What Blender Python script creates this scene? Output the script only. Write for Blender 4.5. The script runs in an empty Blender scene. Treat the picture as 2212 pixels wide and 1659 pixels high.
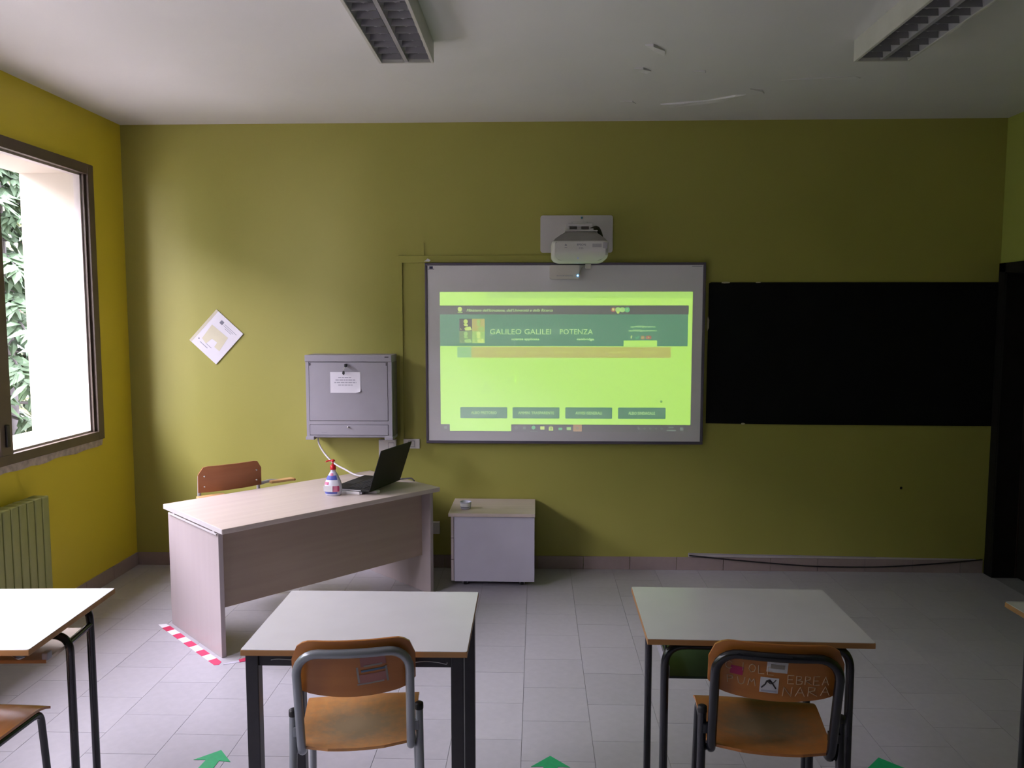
import bpy, bmesh, math, random
from mathutils import Vector, Matrix
random.seed(7)
sc = bpy.context.scene
COL = sc.collection
PI = math.pi
R = math.radians

# ------------------------------------------------------------------ camera
CAMZ = 1.78
cd = bpy.data.cameras.new('camera'); cam = bpy.data.objects.new('camera', cd); COL.objects.link(cam)
cd.sensor_fit = 'HORIZONTAL'; cd.sensor_width = 36.0; cd.lens = 36.0 * 1700 / 2212
cd.clip_start = 0.05; cd.clip_end = 200
cam.location = (0, 0, CAMZ)
cam.rotation_euler = (R(90 - 4.86), 0, R(1.82))
sc.camera = cam

# ------------------------------------------------------------------ world, exposure
EXP = 0.0
EMIT = 1.0 / 2 ** EXP
w = bpy.data.worlds.new('world'); sc.world = w; w.use_nodes = True
bg = w.node_tree.nodes['Background']
bg.inputs['Color'].default_value = (1.01, 0.935, 1.14, 1)
bg.inputs['Strength'].default_value = 31.0
vs = sc.view_settings
vs.view_transform = 'Standard'; vs.look = 'None'; vs.exposure = EXP; vs.gamma = 1.0; vs.use_curve_mapping = False

# room numbers
XL, XR, YB, YF, ZC = -2.88, 3.13, 5.47, -3.60, 3.10
WINS = [(3.16, 5.075), (0.55, 2.60)]     # window openings along the left wall (y range)
WZ0, WZ1 = 0.98, 2.75
XO = -3.31                                             # outer face of the left wall

def portal(y0, y1):
    l = bpy.data.lights.new('window_portal', 'AREA'); l.shape = 'RECTANGLE'
    l.size = WZ1 - WZ0; l.size_y = y1 - y0
    l.cycles.is_portal = True
    o = bpy.data.objects.new('window_portal', l); COL.objects.link(o)
    o.location = (XO - 0.02, (y0 + y1) / 2, (WZ0 + WZ1) / 2)
    o.rotation_euler = (0, R(-90), 0)
for a, b in WINS: portal(a, b)

# ------------------------------------------------------------------ materials
def newmat(name):
    m = bpy.data.materials.new(name); m.use_nodes = True
    nt = m.node_tree
    return m, nt, nt.nodes['Principled BSDF']
def setin(b, n, v):
    if n in b.inputs: b.inputs[n].default_value = v
def mat(name, col, rough=0.5, metal=0.0, var=0.06, scale=8.0, bump=0.0, bscale=200.0, spec=0.5, emit=None, estr=1.0):
    m, nt, b = newmat(name)
    setin(b, 'Roughness', rough); setin(b, 'Metallic', metal); setin(b, 'Specular IOR Level', spec)
    tc = nt.nodes.new('ShaderNodeTexCoord')
    if var > 0:
        n = nt.nodes.new('ShaderNodeTexNoise'); n.inputs['Scale'].default_value = scale; n.inputs['Detail'].default_value = 4
        nt.links.new(tc.outputs['Object'], n.inputs['Vector'])
        r = nt.nodes.new('ShaderNodeValToRGB')
        r.color_ramp.elements[0].position = 0.3; r.color_ramp.elements[1].position = 0.7
        r.color_ramp.elements[0].color = (*[c * (1 - var) for c in col], 1)
        r.color_ramp.elements[1].color = (*[min(1, c * (1 + var)) for c in col], 1)
        nt.links.new(n.outputs['Fac'], r.inputs['Fac']); nt.links.new(r.outputs['Color'], b.inputs['Base Color'])
    else:
        b.inputs['Base Color'].default_value = (*col, 1)
    if bump > 0:
        n2 = nt.nodes.new('ShaderNodeTexNoise'); n2.inputs['Scale'].default_value = bscale
        nt.links.new(tc.outputs['Object'], n2.inputs['Vector'])
        bp = nt.nodes.new('ShaderNodeBump'); bp.inputs['Strength'].default_value = bump; bp.inputs['Distance'].default_value = 0.002
        nt.links.new(n2.outputs['Fac'], bp.inputs['Height']); nt.links.new(bp.outputs['Normal'], b.inputs['Normal'])
    if emit:
        setin(b, 'Emission Color', (*emit, 1)); setin(b, 'Emission Strength', estr * EMIT)
    return m
def wood(name, c0, c1, rough=0.4, axis=0, scale=3.0, spec=0.5):
    m, nt, b = newmat(name); setin(b, 'Roughness', rough); setin(b, 'Specular IOR Level', spec)
    tc = nt.nodes.new('ShaderNodeTexCoord'); mp = nt.nodes.new('ShaderNodeMapping')
    s = [scale * 9] * 3; s[axis] = scale * 0.5; mp.inputs['Scale'].default_value = s
    n = nt.nodes.new('ShaderNodeTexNoise'); n.inputs['Scale'].default_value = 1.6; n.inputs['Detail'].default_value = 6
    r = nt.nodes.new('ShaderNodeValToRGB'); r.color_ramp.elements[0].position = .3; r.color_ramp.elements[1].position = .72
    r.color_ramp.elements[0].color = (*c0, 1); r.color_ramp.elements[1].color = (*c1, 1)
    nt.links.new(tc.outputs['Object'], mp.inputs['Vector']); nt.links.new(mp.outputs['Vector'], n.inputs['Vector'])
    nt.links.new(n.outputs['Fac'], r.inputs['Fac']); nt.links.new(r.outputs['Color'], b.inputs['Base Color'])
    return m
def wall_paint(name, c, c2):
    m, nt, b = newmat(name); setin(b, 'Roughness', .5); setin(b, 'Specular IOR Level', .45)
    tc = nt.nodes.new('ShaderNodeTexCoord')
    n = nt.nodes.new('ShaderNodeTexNoise'); n.inputs['Scale'].default_value = 1.3; n.inputs['Detail'].default_value = 6
    r = nt.nodes.new('ShaderNodeValToRGB'); r.color_ramp.elements[0].position = .35; r.color_ramp.elements[1].position = .7
    r.color_ramp.elements[0].color = (*c, 1); r.color_ramp.elements[1].color = (*c2, 1)
    n2 = nt.nodes.new('ShaderNodeTexNoise'); n2.inputs['Scale'].default_value = 160
    bp = nt.nodes.new('ShaderNodeBump'); bp.inputs['Strength'].default_value = .12; bp.inputs['Distance'].default_value = .002
    for x in (n, n2): nt.links.new(tc.outputs['Object'], x.inputs['Vector'])
    nt.links.new(n.outputs['Fac'], r.inputs['Fac']); nt.links.new(r.outputs['Color'], b.inputs['Base Color'])
    nt.links.new(n2.outputs['Fac'], bp.inputs['Height']); nt.links.new(bp.outputs['Normal'], b.inputs['Normal'])
    return m
def tile_mat(name, c, rough):
    m, nt, b = newmat(name); setin(b, 'Roughness', rough); setin(b, 'Specular IOR Level', .4)
    tc = nt.nodes.new('ShaderNodeTexCoord'); oi = nt.nodes.new('ShaderNodeObjectInfo')
    n = nt.nodes.new('ShaderNodeTexNoise'); n.inputs['Scale'].default_value = 26; n.inputs['Detail'].default_value = 5
    nt.links.new(tc.outputs['Object'], n.inputs['Vector'])
    a = nt.nodes.new('ShaderNodeMath'); a.operation = 'MULTIPLY_ADD'; a.inputs[1].default_value = .35
    nt.links.new(oi.outputs['Random'], a.inputs[0]); nt.links.new(n.outputs['Fac'], a.inputs[2])
    r = nt.nodes.new('ShaderNodeValToRGB'); r.color_ramp.elements[0].position = .3; r.color_ramp.elements[1].position = 1.0
    r.color_ramp.elements[0].color = (*[x * .93 for x in c], 1); r.color_ramp.elements[1].color = (*[x * 1.06 for x in c], 1)
    nt.links.new(a.outputs[0], r.inputs['Fac']); nt.links.new(r.outputs['Color'], b.inputs['Base Color'])
    return m
def worn_ply(name, c0, c1, dirt, cy, rad):
    """plywood seat with a grey worn patch in its middle (object space)"""
    m = wood(name, c0, c1, .38, 1, 3.0); nt = m.node_tree; b = nt.nodes['Principled BSDF']
    src = b.inputs['Base Color'].links[0].from_socket
    tc = nt.nodes.new('ShaderNodeTexCoord'); mp = nt.nodes.new('ShaderNodeMapping')
    mp.inputs['Location'].default_value = (0, -cy / rad * .9, 0); mp.inputs['Scale'].default_value = (.9 / rad, .9 / rad * 1.25, 0)
    nt.links.new(tc.outputs['Object'], mp.inputs['Vector'])
    n = nt.nodes.new('ShaderNodeTexNoise'); n.inputs['Scale'].default_value = 45; n.inputs['Detail'].default_value = 6
    nt.links.new(tc.outputs['Object'], n.inputs['Vector'])
    ln = nt.nodes.new('ShaderNodeVectorMath'); ln.operation = 'LENGTH'; nt.links.new(mp.outputs['Vector'], ln.inputs[0])
    ad = nt.nodes.new('ShaderNodeMath'); ad.operation = 'MULTIPLY_ADD'; ad.inputs[1].default_value = .9
    nt.links.new(n.outputs['Fac'], ad.inputs[0]); nt.links.new(ln.outputs['Value'], ad.inputs[2])
    mr = nt.nodes.new('ShaderNodeMapRange'); mr.inputs['From Min'].default_value = .75; mr.inputs['From Max'].default_value = 1.5
    mr.inputs['To Min'].default_value = .85; mr.inputs['To Max'].default_value = 0
    nt.links.new(ad.outputs[0], mr.inputs['Value'])
    mx = nt.nodes.new('ShaderNodeMix'); mx.data_type = 'RGBA'
    nt.links.new(mr.outputs['Result'], mx.inputs['Factor']); nt.links.new(src, mx.inputs['A']); mx.inputs['B'].default_value = (*dirt, 1)
    nt.links.new(mx.outputs['Result'], b.inputs['Base Color'])
    return m
def glass_mat(name):
    m = bpy.data.materials.new(name); m.use_nodes = True; nt = m.node_tree
    nt.nodes.remove(nt.nodes['Principled BSDF']); out = nt.nodes['Material Output']
    t = nt.nodes.new('ShaderNodeBsdfTransparent'); t.inputs['Color'].default_value = (.97, .98, .97, 1)
    g = nt.nodes.new('ShaderNodeBsdfGlossy'); g.inputs['Roughness'].default_value = .02
    lw = nt.nodes.new('ShaderNodeLayerWeight'); lw.inputs['Blend'].default_value = .5
    f = nt.nodes.new('ShaderNodeMath'); f.operation = 'POWER'; f.inputs[1].default_value = 5
    f2 = nt.nodes.new('ShaderNodeMath'); f2.operation = 'MULTIPLY_ADD'; f2.inputs[1].default_value = .35; f2.inputs[2].default_value = .02
    nt.links.new(lw.outputs['Facing'], f.inputs[0]); nt.links.new(f.outputs[0], f2.inputs[0])
    x = nt.nodes.new('ShaderNodeMixShader')
    nt.links.new(f2.outputs[0], x.inputs[0]); nt.links.new(t.outputs[0], x.inputs[1]); nt.links.new(g.outputs[0], x.inputs[2])
    nt.links.new(x.outputs[0], out.inputs['Surface'])
    return m
def lit(name, emit, base=(.76, .75, .79)):
    """a patch of the projected picture: board white plus projector light"""
    m, nt, b = newmat(name); setin(b, 'Roughness', .5); b.inputs['Base Color'].default_value = (*base, 1); setin(b, 'Specular IOR Level', .3)
    setin(b, 'Emission Color', (*emit, 1)); setin(b, 'Emission Strength', EMIT)
    return m

M = {}
M['green'] = wall_paint('olive_green_wall_paint', (.362, .345, .076), (.39, .367, .086))
M['rear'] = wall_paint('dark_rear_wall_paint', (.11, .10, .07), (.13, .12, .08))  # unseen wall made dark to cut light bounced back into the room
M['yellow'] = wall_paint('mustard_wall_paint', (.70, .57, .035), (.73, .59, .04))
M['rightgreen'] = wall_paint('lime_wall_paint', (.40, .44, .09), (.42, .46, .10))
M['ceiling'] = wall_paint('white_ceiling_paint', (.70, .69, .69), (.74, .73, .73))
M['tile'] = tile_mat('grey_stoneware_tile', (.42, .405, .44), .38)
M['grout'] = mat('grout', (.30, .29, .30), .9)
M['skirt'] = tile_mat('pinkish_skirting_tile', (.34, .265, .265), .35)
M['reveal'] = mat('cream_plaster', (.47, .415, .345), .8, var=.04, scale=3, bump=.2, bscale=60)
M['winframe'] = mat('brown_anodised_frame', (.105, .075, .055), .42, var=.1)
M['winlight'] = mat('pale_gasket', (.45, .40, .38), .5)
M['sill'] = mat('peeling_sill_plaster', (.50, .42, .36), .8, var=.25, scale=30)
M['glass'] = glass_mat('window_glass')
M['radiator'] = mat('grey_green_radiator_enamel', (.29, .31, .10), .4)
M['door'] = mat('near_black_door_paint', (.012, .010, .010), .6, var=.1, spec=.2)
M['dooredge'] = mat('dark_brown_door_edge', (.03, .018, .014), .55, spec=.2)
M['slate'] = mat('black_slate', (.006, .006, .0065), .75, var=.15, scale=5, spec=.12)
M['chip'] = mat('bare_plaster_chip', (.55, .5, .34), .9)
M['lampbody'] = mat('white_lamp_enamel', (.55, .54, .50), .5)
M['louver'] = mat('dull_louver_aluminium', (.40, .385, .42), .5, metal=.25)
M['lampdark'] = mat('grey_louver_blade', (.25, .245, .26), .55)
M['tube'] = mat('unlit_tube_glass', (.45, .45, .47), .3)
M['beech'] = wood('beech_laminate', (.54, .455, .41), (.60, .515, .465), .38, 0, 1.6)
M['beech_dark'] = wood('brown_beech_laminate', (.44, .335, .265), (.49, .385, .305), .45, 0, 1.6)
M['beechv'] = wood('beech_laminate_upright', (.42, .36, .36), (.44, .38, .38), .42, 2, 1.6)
M['beechedge'] = mat('grey_edge_band', (.55, .52, .52), .4)
M['white_lam'] = mat('off_white_laminate', (.70, .69, .71), .26, var=.02, bump=.05, bscale=300)
M['ply_edge'] = wood('plywood_edge', (.33, .155, .05), (.42, .22, .08), .5, 0, 2)
M['ply_back'] = wood('varnished_plywood', (.40, .135, .020), (.46, .17, .030), .36, 0, 2.2)
M['ply_seat'] = worn_ply('worn_plywood_seat', (.50, .22, .065), (.56, .27, .085), (.20, .17, .11), -.03, .20)
M['ply_seat_dark'] = worn_ply('scuffed_plywood_seat', (.38, .135, .03), (.43, .165, .04), (.15, .125, .075), .0, .19)
M['ply_seat_red'] = wood('glossy_plywood_seat', (.34, .13, .035), (.40, .16, .05), .22, 1, 2.5)
M['ply_teach'] = wood('brown_plywood', (.30, .105, .04), (.35, .13, .05), .4, 0, 2)
M['arm_wood'] = wood('pale_armrest_wood', (.58, .33, .14), (.64, .38, .17), .4, 0, 2)
M['grey_tube'] = mat('grey_enamelled_tube', (.24, .26, .28), .28, metal=.25)
M['light_tube'] = mat('light_grey_tube', (.48, .48, .48), .35, metal=.3)
M['black_tube'] = mat('black_enamelled_tube', (.012, .013, .017), .22)
M['black_sq'] = mat('black_painted_steel', (.012, .012, .015), .4, var=.2, scale=30)
M['scratch'] = mat('bare_steel_scratch', (.6, .6, .62), .4, metal=.5)
M['black_plastic'] = mat('black_plastic', (.012, .012, .013), .5)
M['chrome'] = mat('bright_screw', (.75, .75, .76), .2, metal=.9)
M['green_shelf'] = mat('dark_green_shelf', (.012, .028, .014), .35)
M['beige_shelf'] = wood('pale_shelf_laminate', (.55, .45, .38), (.60, .50, .42), .16, 0, 2)
M['cab'] = mat('lilac_grey_steel', (.34, .325, .375), .5, var=.03, bump=.05)
M['cabdark'] = mat('dark_cabinet_side', (.20, .185, .16), .55)
M['seam'] = mat('dark_seam', (.10, .09, .11), .7)
M['paper'] = mat('white_paper', (.80, .78, .86), .7, var=.02)
M['ink'] = mat('grey_ink', (.42, .41, .50), .8)
M['inkdark'] = mat('dark_ink', (.22, .22, .28), .8)
M['plan'] = mat('pale_yellow_print', (.70, .66, .50), .7)
M['film'] = mat('clear_sleeve_edge', (.62, .58, .46), .25)
M['wframe'] = mat('violet_grey_board_frame', (.10, .085, .125), .4)
M['board'] = mat('white_board_enamel', (.78, .755, .81), .32, var=.01)
M['bluelogo'] = mat('navy_print', (.02, .02, .09), .5)
M['plate'] = mat('white_mount_plate', (.58, .55, .56), .45, var=.02)
M['projwhite'] = mat('white_projector_shell', (.66, .64, .63), .4, var=.02)
M['projgrey'] = mat('grey_projector_panel', (.26, .245, .235), .5)
M['projdark'] = mat('dark_bracket_hole', (.06, .05, .045), .6)
M['projmid'] = mat('pale_grey_print', (.42, .40, .44), .5)
M['led'] = mat('blue_led', (.1, .3, .9), .3, var=0, emit=(.15, .45, 1.0), estr=4)
M['led_dim'] = mat('dim_blue_led', (.25, .28, .7), .3, var=0, emit=(.2, .22, .7), estr=.5)
M['ledcore'] = mat('cyan_led_core', (.5, .9, 1.0), .3, var=0, emit=(.3, .9, 1.0), estr=8)
M['sensor'] = mat('white_sensor_plastic', (.76, .70, .68), .4, var=.02)
M['socket'] = mat('white_socket_plate', (.66, .63, .64), .4, var=.02)
M['cartgrey'] = mat('lilac_grey_melamine', (.50, .48, .57), .5, var=.03)
M['caster'] = mat('grey_caster', (.33, .32, .36), .4)
M['laptop'] = mat('black_laptop_shell', (.010, .010, .009), .55, spec=.3)
M['keys'] = mat('dark_keys', (.022, .023, .027), .5)
M['silver'] = mat('silver_trim', (.6, .6, .64), .3, metal=.6)
M['cable'] = mat('white_cable', (.72, .69, .72), .4, var=.02)
M['bcable'] = mat('black_cable', (.02, .015, .018), .5)
M['strip'] = mat('white_cable_strip', (.52, .47, .50), .5)
M['bottle'] = mat('frosted_clear_plastic', (.66, .66, .80), .2, var=.04)
M['gel_red'] = mat('red_pump_plastic', (.62, .01, .02), .3, var=.03)
M['lab_blue'] = mat('blue_label', (.10, .13, .50), .4)
M['lab_white'] = mat('white_label', (.84, .85, .95), .4, var=.02)
M['lab_pink'] = mat('pink_label', (.70, .22, .36), .4)
M['lab_red'] = mat('crimson_label', (.50, .05, .16), .4)
M['tape_r'] = mat('red_tape', (.62, .035, .12), .45)
M['tape_w'] = mat('white_tape', (.82, .82, .86), .45)
M['arrow'] = mat('green_vinyl', (.012, .36, .13), .5, var=.1, scale=40)
M['stk_pink'] = mat('magenta_sticker', (.40, .01, .09), .5)
M['stk_white'] = mat('white_sticker', (.62, .62, .66), .5)
M['stk_grey'] = mat('grey_sticker_print', (.30, .27, .24), .6)
M['stk_rose'] = mat('faded_rose_sticker', (.34, .14, .12), .55)
M['stk_blue'] = mat('faded_blue_stripe', (.07, .14, .22), .55)
M['chalk'] = mat('scratched_letters', (.62, .46, .30), .8)
M['stain'] = mat('grey_wall_stain', (.20, .20, .06), .8)
M['leaf'] = mat('conifer_green', (.040, .072, .036), .7, var=.5, scale=3)
M['leaf2'] = mat('yellow_green_needles', (.085, .105, .042), .7, var=.4, scale=3)
M['bark'] = mat('grey_bark', (.05, .045, .045), .9, var=.3)
M['petal'] = mat('reddish_leaves', (.20, .075, .06), .7, var=.3)
M['lawn'] = mat('pale_courtyard_paving', (.31, .30, .29), .9, var=.1, scale=2)  # outside ground made pale to bounce more light onto the ceiling

# ------------------------------------------------------------------ mesh builder
class MB:
    def __init__(s): s.v = []; s.f = []; s.mi = []; s.sm = []
    def add(s, vs_, fs, mi=0, smooth=False):
        o = len(s.v); s.v += [tuple(x) for x in vs_]
        for f in fs: s.f.append([i + o for i in f]); s.mi.append(mi); s.sm.append(smooth)
        return s
    def box(s, a, b, bev=0.0, mi=0, mx=None):
        x0, x1 = sorted((a[0], b[0])); y0, y1 = sorted((a[1], b[1])); z0, z1 = sorted((a[2], b[2]))
        if bev <= 0:
            vs_ = [(x0,y0,z0),(x1,y0,z0),(x1,y1,z0),(x0,y1,z0),(x0,y0,z1),(x1,y0,z1),(x1,y1,z1),(x0,y1,z1)]
            fs = [(3,2,1,0),(4,5,6,7),(0,1,5,4),(1,2,6,5),(2,3,7,6),(3,0,4,7)]
        else:
            bm = bmesh.new(); bmesh.ops.create_cube(bm, size=1)
            for q in bm.verts: q.co = ((x0+x1)/2+q.co.x*(x1-x0), (y0+y1)/2+q.co.y*(y1-y0), (z0+z1)/2+q.co.z*(z1-z0))
            bmesh.ops.bevel(bm, geom=bm.edges[:], offset=bev, segments=2, profile=.6, affect='EDGES')
            bm.verts.ensure_lookup_table()
            for i, q in enumerate(bm.verts): q.index = i
            vs_ = [tuple(q.co) for q in bm.verts]; fs = [[q.index for q in f.verts] for f in bm.faces]; bm.free()
        if mx is not None: vs_ = [tuple(mx @ Vector(q)) for q in vs_]
        return s.add(vs_, fs, mi)
    def tube(s, path, r, n=10, mi=0, closed=False):
        P = [Vector(p) for p in path]; m = len(P); rings = []
        t0 = (P[1] - P[0]).normalized()
        ref = Vector((0,0,1)) if abs(t0.z) < .9 else Vector((1,0,0))
        nrm = t0.cross(ref).normalized(); prev = t0
        for i, p in enumerate(P):
            t = (P[min(i+1, m-1)] - P[max(i-1, 0)]).normalized()
            q = prev.rotation_difference(t); nrm = q @ nrm; nrm = (nrm - t * nrm.dot(t)).normalized(); prev = t
            bn = t.cross(nrm); rr = r[i] if isinstance(r, (list, tuple)) else r
            rings.append([p + (nrm * math.cos(2*PI*k/n) + bn * math.sin(2*PI*k/n)) * rr for k in range(n)])
        vs_ = [q for ring in rings for q in ring]; fs = []
        for i in range(m-1):
            for k in range(n): fs.append((i*n+k, i*n+(k+1)%n, (i+1)*n+(k+1)%n, (i+1)*n+k))
        o = len(s.v); s.add(vs_, fs, mi, True)
        s.add(rings[0], [tuple(range(n))[::-1]], mi); s.add(rings[-1], [tuple(range(n))], mi)
        return s
    def lathe(s, prof, n=20, c=(0,0,0), sx=1, sy=1, mi=0, smooth=True):
        vs_ = []; fs = []
        for r, z in prof:
            for k in range(n): vs_.append((c[0]+r*sx*math.cos(2*PI*k/n), c[1]+r*sy*math.sin(2*PI*k/n), c[2]+z))
        for i in range(len(prof)-1):
            for k in range(n): fs.append((i*n+k, i*n+(k+1)%n, (i+1)*n+(k+1)%n, (i+1)*n+k))
        s.add(vs_, fs, mi, smooth)
        s.add(vs_[:n], [tuple(range(n))[::-1]], mi); s.add(vs_[-n:], [tuple(range(n))], mi)
        return s
    def prism(s, poly, d0, d1, plane='xz', mi=0):
        """extrude a polygon: plane 'xz' along y, 'xy' along z, 'yz' along x"""
        def P(p, d): return {'xz': (p[0], d, p[1]), 'xy': (p[0], p[1], d), 'yz': (d, p[0], p[1])}[plane]
        n = len(poly); vs_ = [P(p, d0) for p in poly] + [P(p, d1) for p in poly]
        fs = [tuple(range(n)), tuple(range(2*n-1, n-1, -1))] + [(i, i+n, (i+1)%n+n, (i+1)%n) for i in range(n)]
        return s.add(vs_, fs, mi)
    def sheet(s, fn, nu, nv, mi=0, smooth=True, wrap=False):
        vs_ = [fn(i/nu, j/nv) for j in range(nv+1) for i in range(nu+1)]
        fs = [(j*(nu+1)+i, j*(nu+1)+i+1, (j+1)*(nu+1)+i+1, (j+1)*(nu+1)+i) for j in range(nv) for i in range(nu)]
        return s.add(vs_, fs, mi, smooth)
    def mesh(s, name, mats):
        me = bpy.data.meshes.new(name); me.from_pydata(s.v, [], s.f)
        for m in (mats if isinstance(mats, (list, tuple)) else [mats]): me.materials.append(m)
        me.polygons.foreach_set('material_index', s.mi); me.polygons.foreach_set('use_smooth', s.sm)
        bm = bmesh.new(); bm.from_mesh(me); bmesh.ops.recalc_face_normals(bm, faces=bm.faces[:]); bm.to_mesh(me); bm.free()
        me.update(); return me
    def build(s, name, mats, parent=None, loc=(0,0,0), rot=(0,0,0)):
        return link(name, s.mesh(name, mats), parent, loc, rot)
def link(name, me, parent=None, loc=(0,0,0), rot=(0,0,0)):
    o = bpy.data.objects.new(name, me); COL.objects.link(o)
    o.location = loc; o.rotation_euler = rot
    if parent: o.parent = parent
    return o
def tag(o, label=None, cat=None, group=None, kind=None):
    if label: o['label'] = label
    if cat: o['category'] = cat
    if group: o['group'] = group
    if kind: o['kind'] = kind
    return o
def thing(name, label, cat, loc=(0,0,0), rz=0, group=None):
    o = bpy.data.objects.new(name, None); COL.objects.link(o); o.location = loc; o.rotation_euler = (0,0,rz)
    o.empty_display_size = .1
    return tag(o, label, cat, group)
def struct_empty(name, loc=(0,0,0)):
    o = bpy.data.objects.new(name, None); COL.objects.link(o); o.location = loc; return tag(o, kind='structure')
def copy_tree(o, parent=None):
    c = o.copy(); COL.objects.link(c); c.parent = parent
    for ch in list(o.children): copy_tree(ch, c)
    return c
def box(name, a, b, m, parent=None, bev=0.0): return MB().box(a, b, bev).build(name, m, parent)
def arc(c, r, a0, a1, n, ax='xz', fixed=0.0):
    out = []
    for i in range(n+1):
        t = a0 + (a1-a0)*i/n; p = (c[0]+r*math.cos(t), c[1]+r*math.sin(t))
        out.append({'xz': (p[0], fixed, p[1]), 'yz': (fixed, p[0], p[1]), 'xy': (p[0], p[1], fixed)}[ax])
    return out
def rrect(x0, x1, y0, y1, r, n=5):
    p = []
    for cx, cy, a in ((x1-r, y0+r, -PI/2), (x1-r, y1-r, 0), (x0+r, y1-r, PI/2), (x0+r, y0+r, PI)):
        for i in range(n+1): p.append((cx+r*math.cos(a+PI/2*i/n), cy+r*math.sin(a+PI/2*i/n)))
    return p
def round_path(pts, r, n=5):
    """polyline with rounded corners"""
    P = [Vector(p) for p in pts]; out = [P[0]]
    for i in range(1, len(P)-1):
        a = (P[i-1]-P[i]); b = (P[i+1]-P[i]); rr = min(r, a.length*.45, b.length*.45)
        a.normalize(); b.normalize(); s = P[i]+a*rr; e = P[i]+b*rr
        for k in range(n+1):
            t = k/n; out.append(s*(1-t)**2 + P[i]*2*t*(1-t) + e*t*t)
    out.append(P[-1]); return out
def spline(pts, n=8):
    P = [Vector(p) for p in pts]; P = [P[0]*2-P[1]] + P + [P[-1]*2-P[-2]]; out = []
    for i in range(1, len(P)-2):
        for k in range(n):
            t = k/n; a,b,c,d = P[i-1],P[i],P[i+1],P[i+2]
            out.append(.5*((2*b)+(c-a)*t+(2*a-5*b+4*c-d)*t*t+(3*b-3*c+d-a)*t**3))
    out.append(P[-2]); return out

def text_mesh(s, x0, x1, h, depth=0.0, shear=0.0, bold=0.0, space=1.0):
    """lettering in the xz plane: spans x0..x1, capital height h, base at z=0, facing -y"""
    cu = bpy.data.curves.new('lettering', 'FONT'); cu.body = s; cu.size = 1; cu.shear = shear; cu.offset = bold; cu.space_character = space
    cu.resolution_u = 2
    o = bpy.data.objects.new('tmp', cu); COL.objects.link(o)
    dg = bpy.context.evaluated_depsgraph_get(); me = bpy.data.meshes.new_from_object(o.evaluated_get(dg))
    bpy.data.objects.remove(o); bpy.data.curves.remove(cu)
    xs = [v.co.x for v in me.vertices]; a, b = min(xs), max(xs)
    k = (x1-x0)/(b-a)
    for v in me.vertices: v.co = Vector((x0+(v.co.x-a)*k, 0, v.co.y*h/.69))
    me.materials.clear(); return me
def lettering(name, s, x0, x1, z, h, m, parent, y=0.0, shear=0.0, bold=0.0):
    me = text_mesh(s, x0, x1, h, shear=shear, bold=bold); me.name = name; me.materials.append(m)
    return link(name, me, parent, (0, y, z))

# ================================================================== STRUCTURE
# floor: grey tiles laid in columns with staggered joints
floor = struct_empty('floor', (0, 0, 0))
box('floor_bed', (XL-.02, YF-.02, -.06), (XR+.4, YB+.02, -.0035), M['grout'], floor)
PXT, PYT, G = .298, .3155, .0018
X0T, Y0T = -.060, 3.344
cells = []
k0 = int(math.floor((XL-X0T)/PXT)); k1 = int(math.ceil((XR-X0T)/PXT))
for k in range(k0, k1):
    off = (.1575 if k % 2 else 0)
    n0 = int(math.floor((YF-Y0T-off)/PYT)); n1 = int(math.ceil((YB-Y0T-off)/PYT))
    for n in range(n0, n1):
        x0 = max(X0T+k*PXT, XL); x1 = min(X0T+(k+1)*PXT, XR); y0 = max(Y0T+off+n*PYT, YF); y1 = min(Y0T+off+(n+1)*PYT, YB)
        if x1-x0 > .01 and y1-y0 > .01: cells.append((x0, x1, y0, y1))
cells.sort(key=lambda c: -c[3])
seen = [c for c in cells if c[3] > 1.75][:298]
rest = [c for c in cells if c not in seen]
full = None
for c in seen:
    wx, wy = c[1]-c[0]-G, c[3]-c[2]-G
    std = abs(wx-(PXT-G)) < 1e-4 and abs(wy-(PYT-G)) < 1e-4
    if std and full: me = full
    else:
        me = MB().box((-wx/2, -wy/2, -.010), (wx/2, wy/2, 0)).mesh('tile', M['tile'])
        if std: full = me
    link('tile', me, floor, ((c[0]+c[1])/2, (c[2]+c[3])/2, random.uniform(-.0004, 0)))
mb = MB()
for c in rest: mb.box((c[0]+G/2, c[2]+G/2, -.010), (c[1]-G/2, c[3]-G/2, 0))
tag(mb.build('tile_field', M['tile'], floor), kind='stuff')

# walls, ceiling
tag(box('wall_back', (XL-.5, YB, -.06), (XR+.5, YB+.15, ZC+.1), M['green']), kind='structure')
tag(box('wall_rear', (XL-.5, YF-.15, -.06), (XR+.5, YF, ZC+.1), M['rear']), kind='structure')
ceil_ = struct_empty('ceiling')
box('plaster_slab', (XL-.5, YF-.15, ZC), (XR+.5, YB+.15, ZC+.15), M['ceiling'], ceil_)
# lifted paint on the ceiling
def flake(px, py, pts, lift):
    mb = MB(); n = len(pts)
    v = [(p[0], p[1], 0) for p in pts] + [(p[0]*.96, p[1]*.96, -lift*(.4+.6*(i % 2))) for i, p in enumerate(pts)]
    mb.add(v, [tuple(range(n, 2*n))] + [(i, (i+1) % n, n+(i+1) % n, n+i) for i in range(n)])
    mb.build('paint_flake', M['ceiling'], ceil_, (px, py, ZC))
flake(.56, 4.35, [(-.05,-.02),(.0,-.03),(.05,.03),(.03,.05),(-.02,.03)], .012)
flake(.58, 4.02, [(-.06,-.05),(-.02,-.06),(.05,.03),(.06,.09),(.0,.04)], .014)
flake(.86, 4.40, [(-.03,-.015),(.04,-.02),(.05,.02),(-.01,.03)], .012)
flake(.98, 5.02, [(-.22,.03),(-.1,-.01),(.05,-.05),(.2,-.16),(.26,-.17),(.16,-.05),(.0,.04),(-.15,.08)], .012)
flake(1.28, 4.78, [(-.05,-.05),(.03,-.02),(.06,.05),(-.02,.04)], .012)
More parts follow.
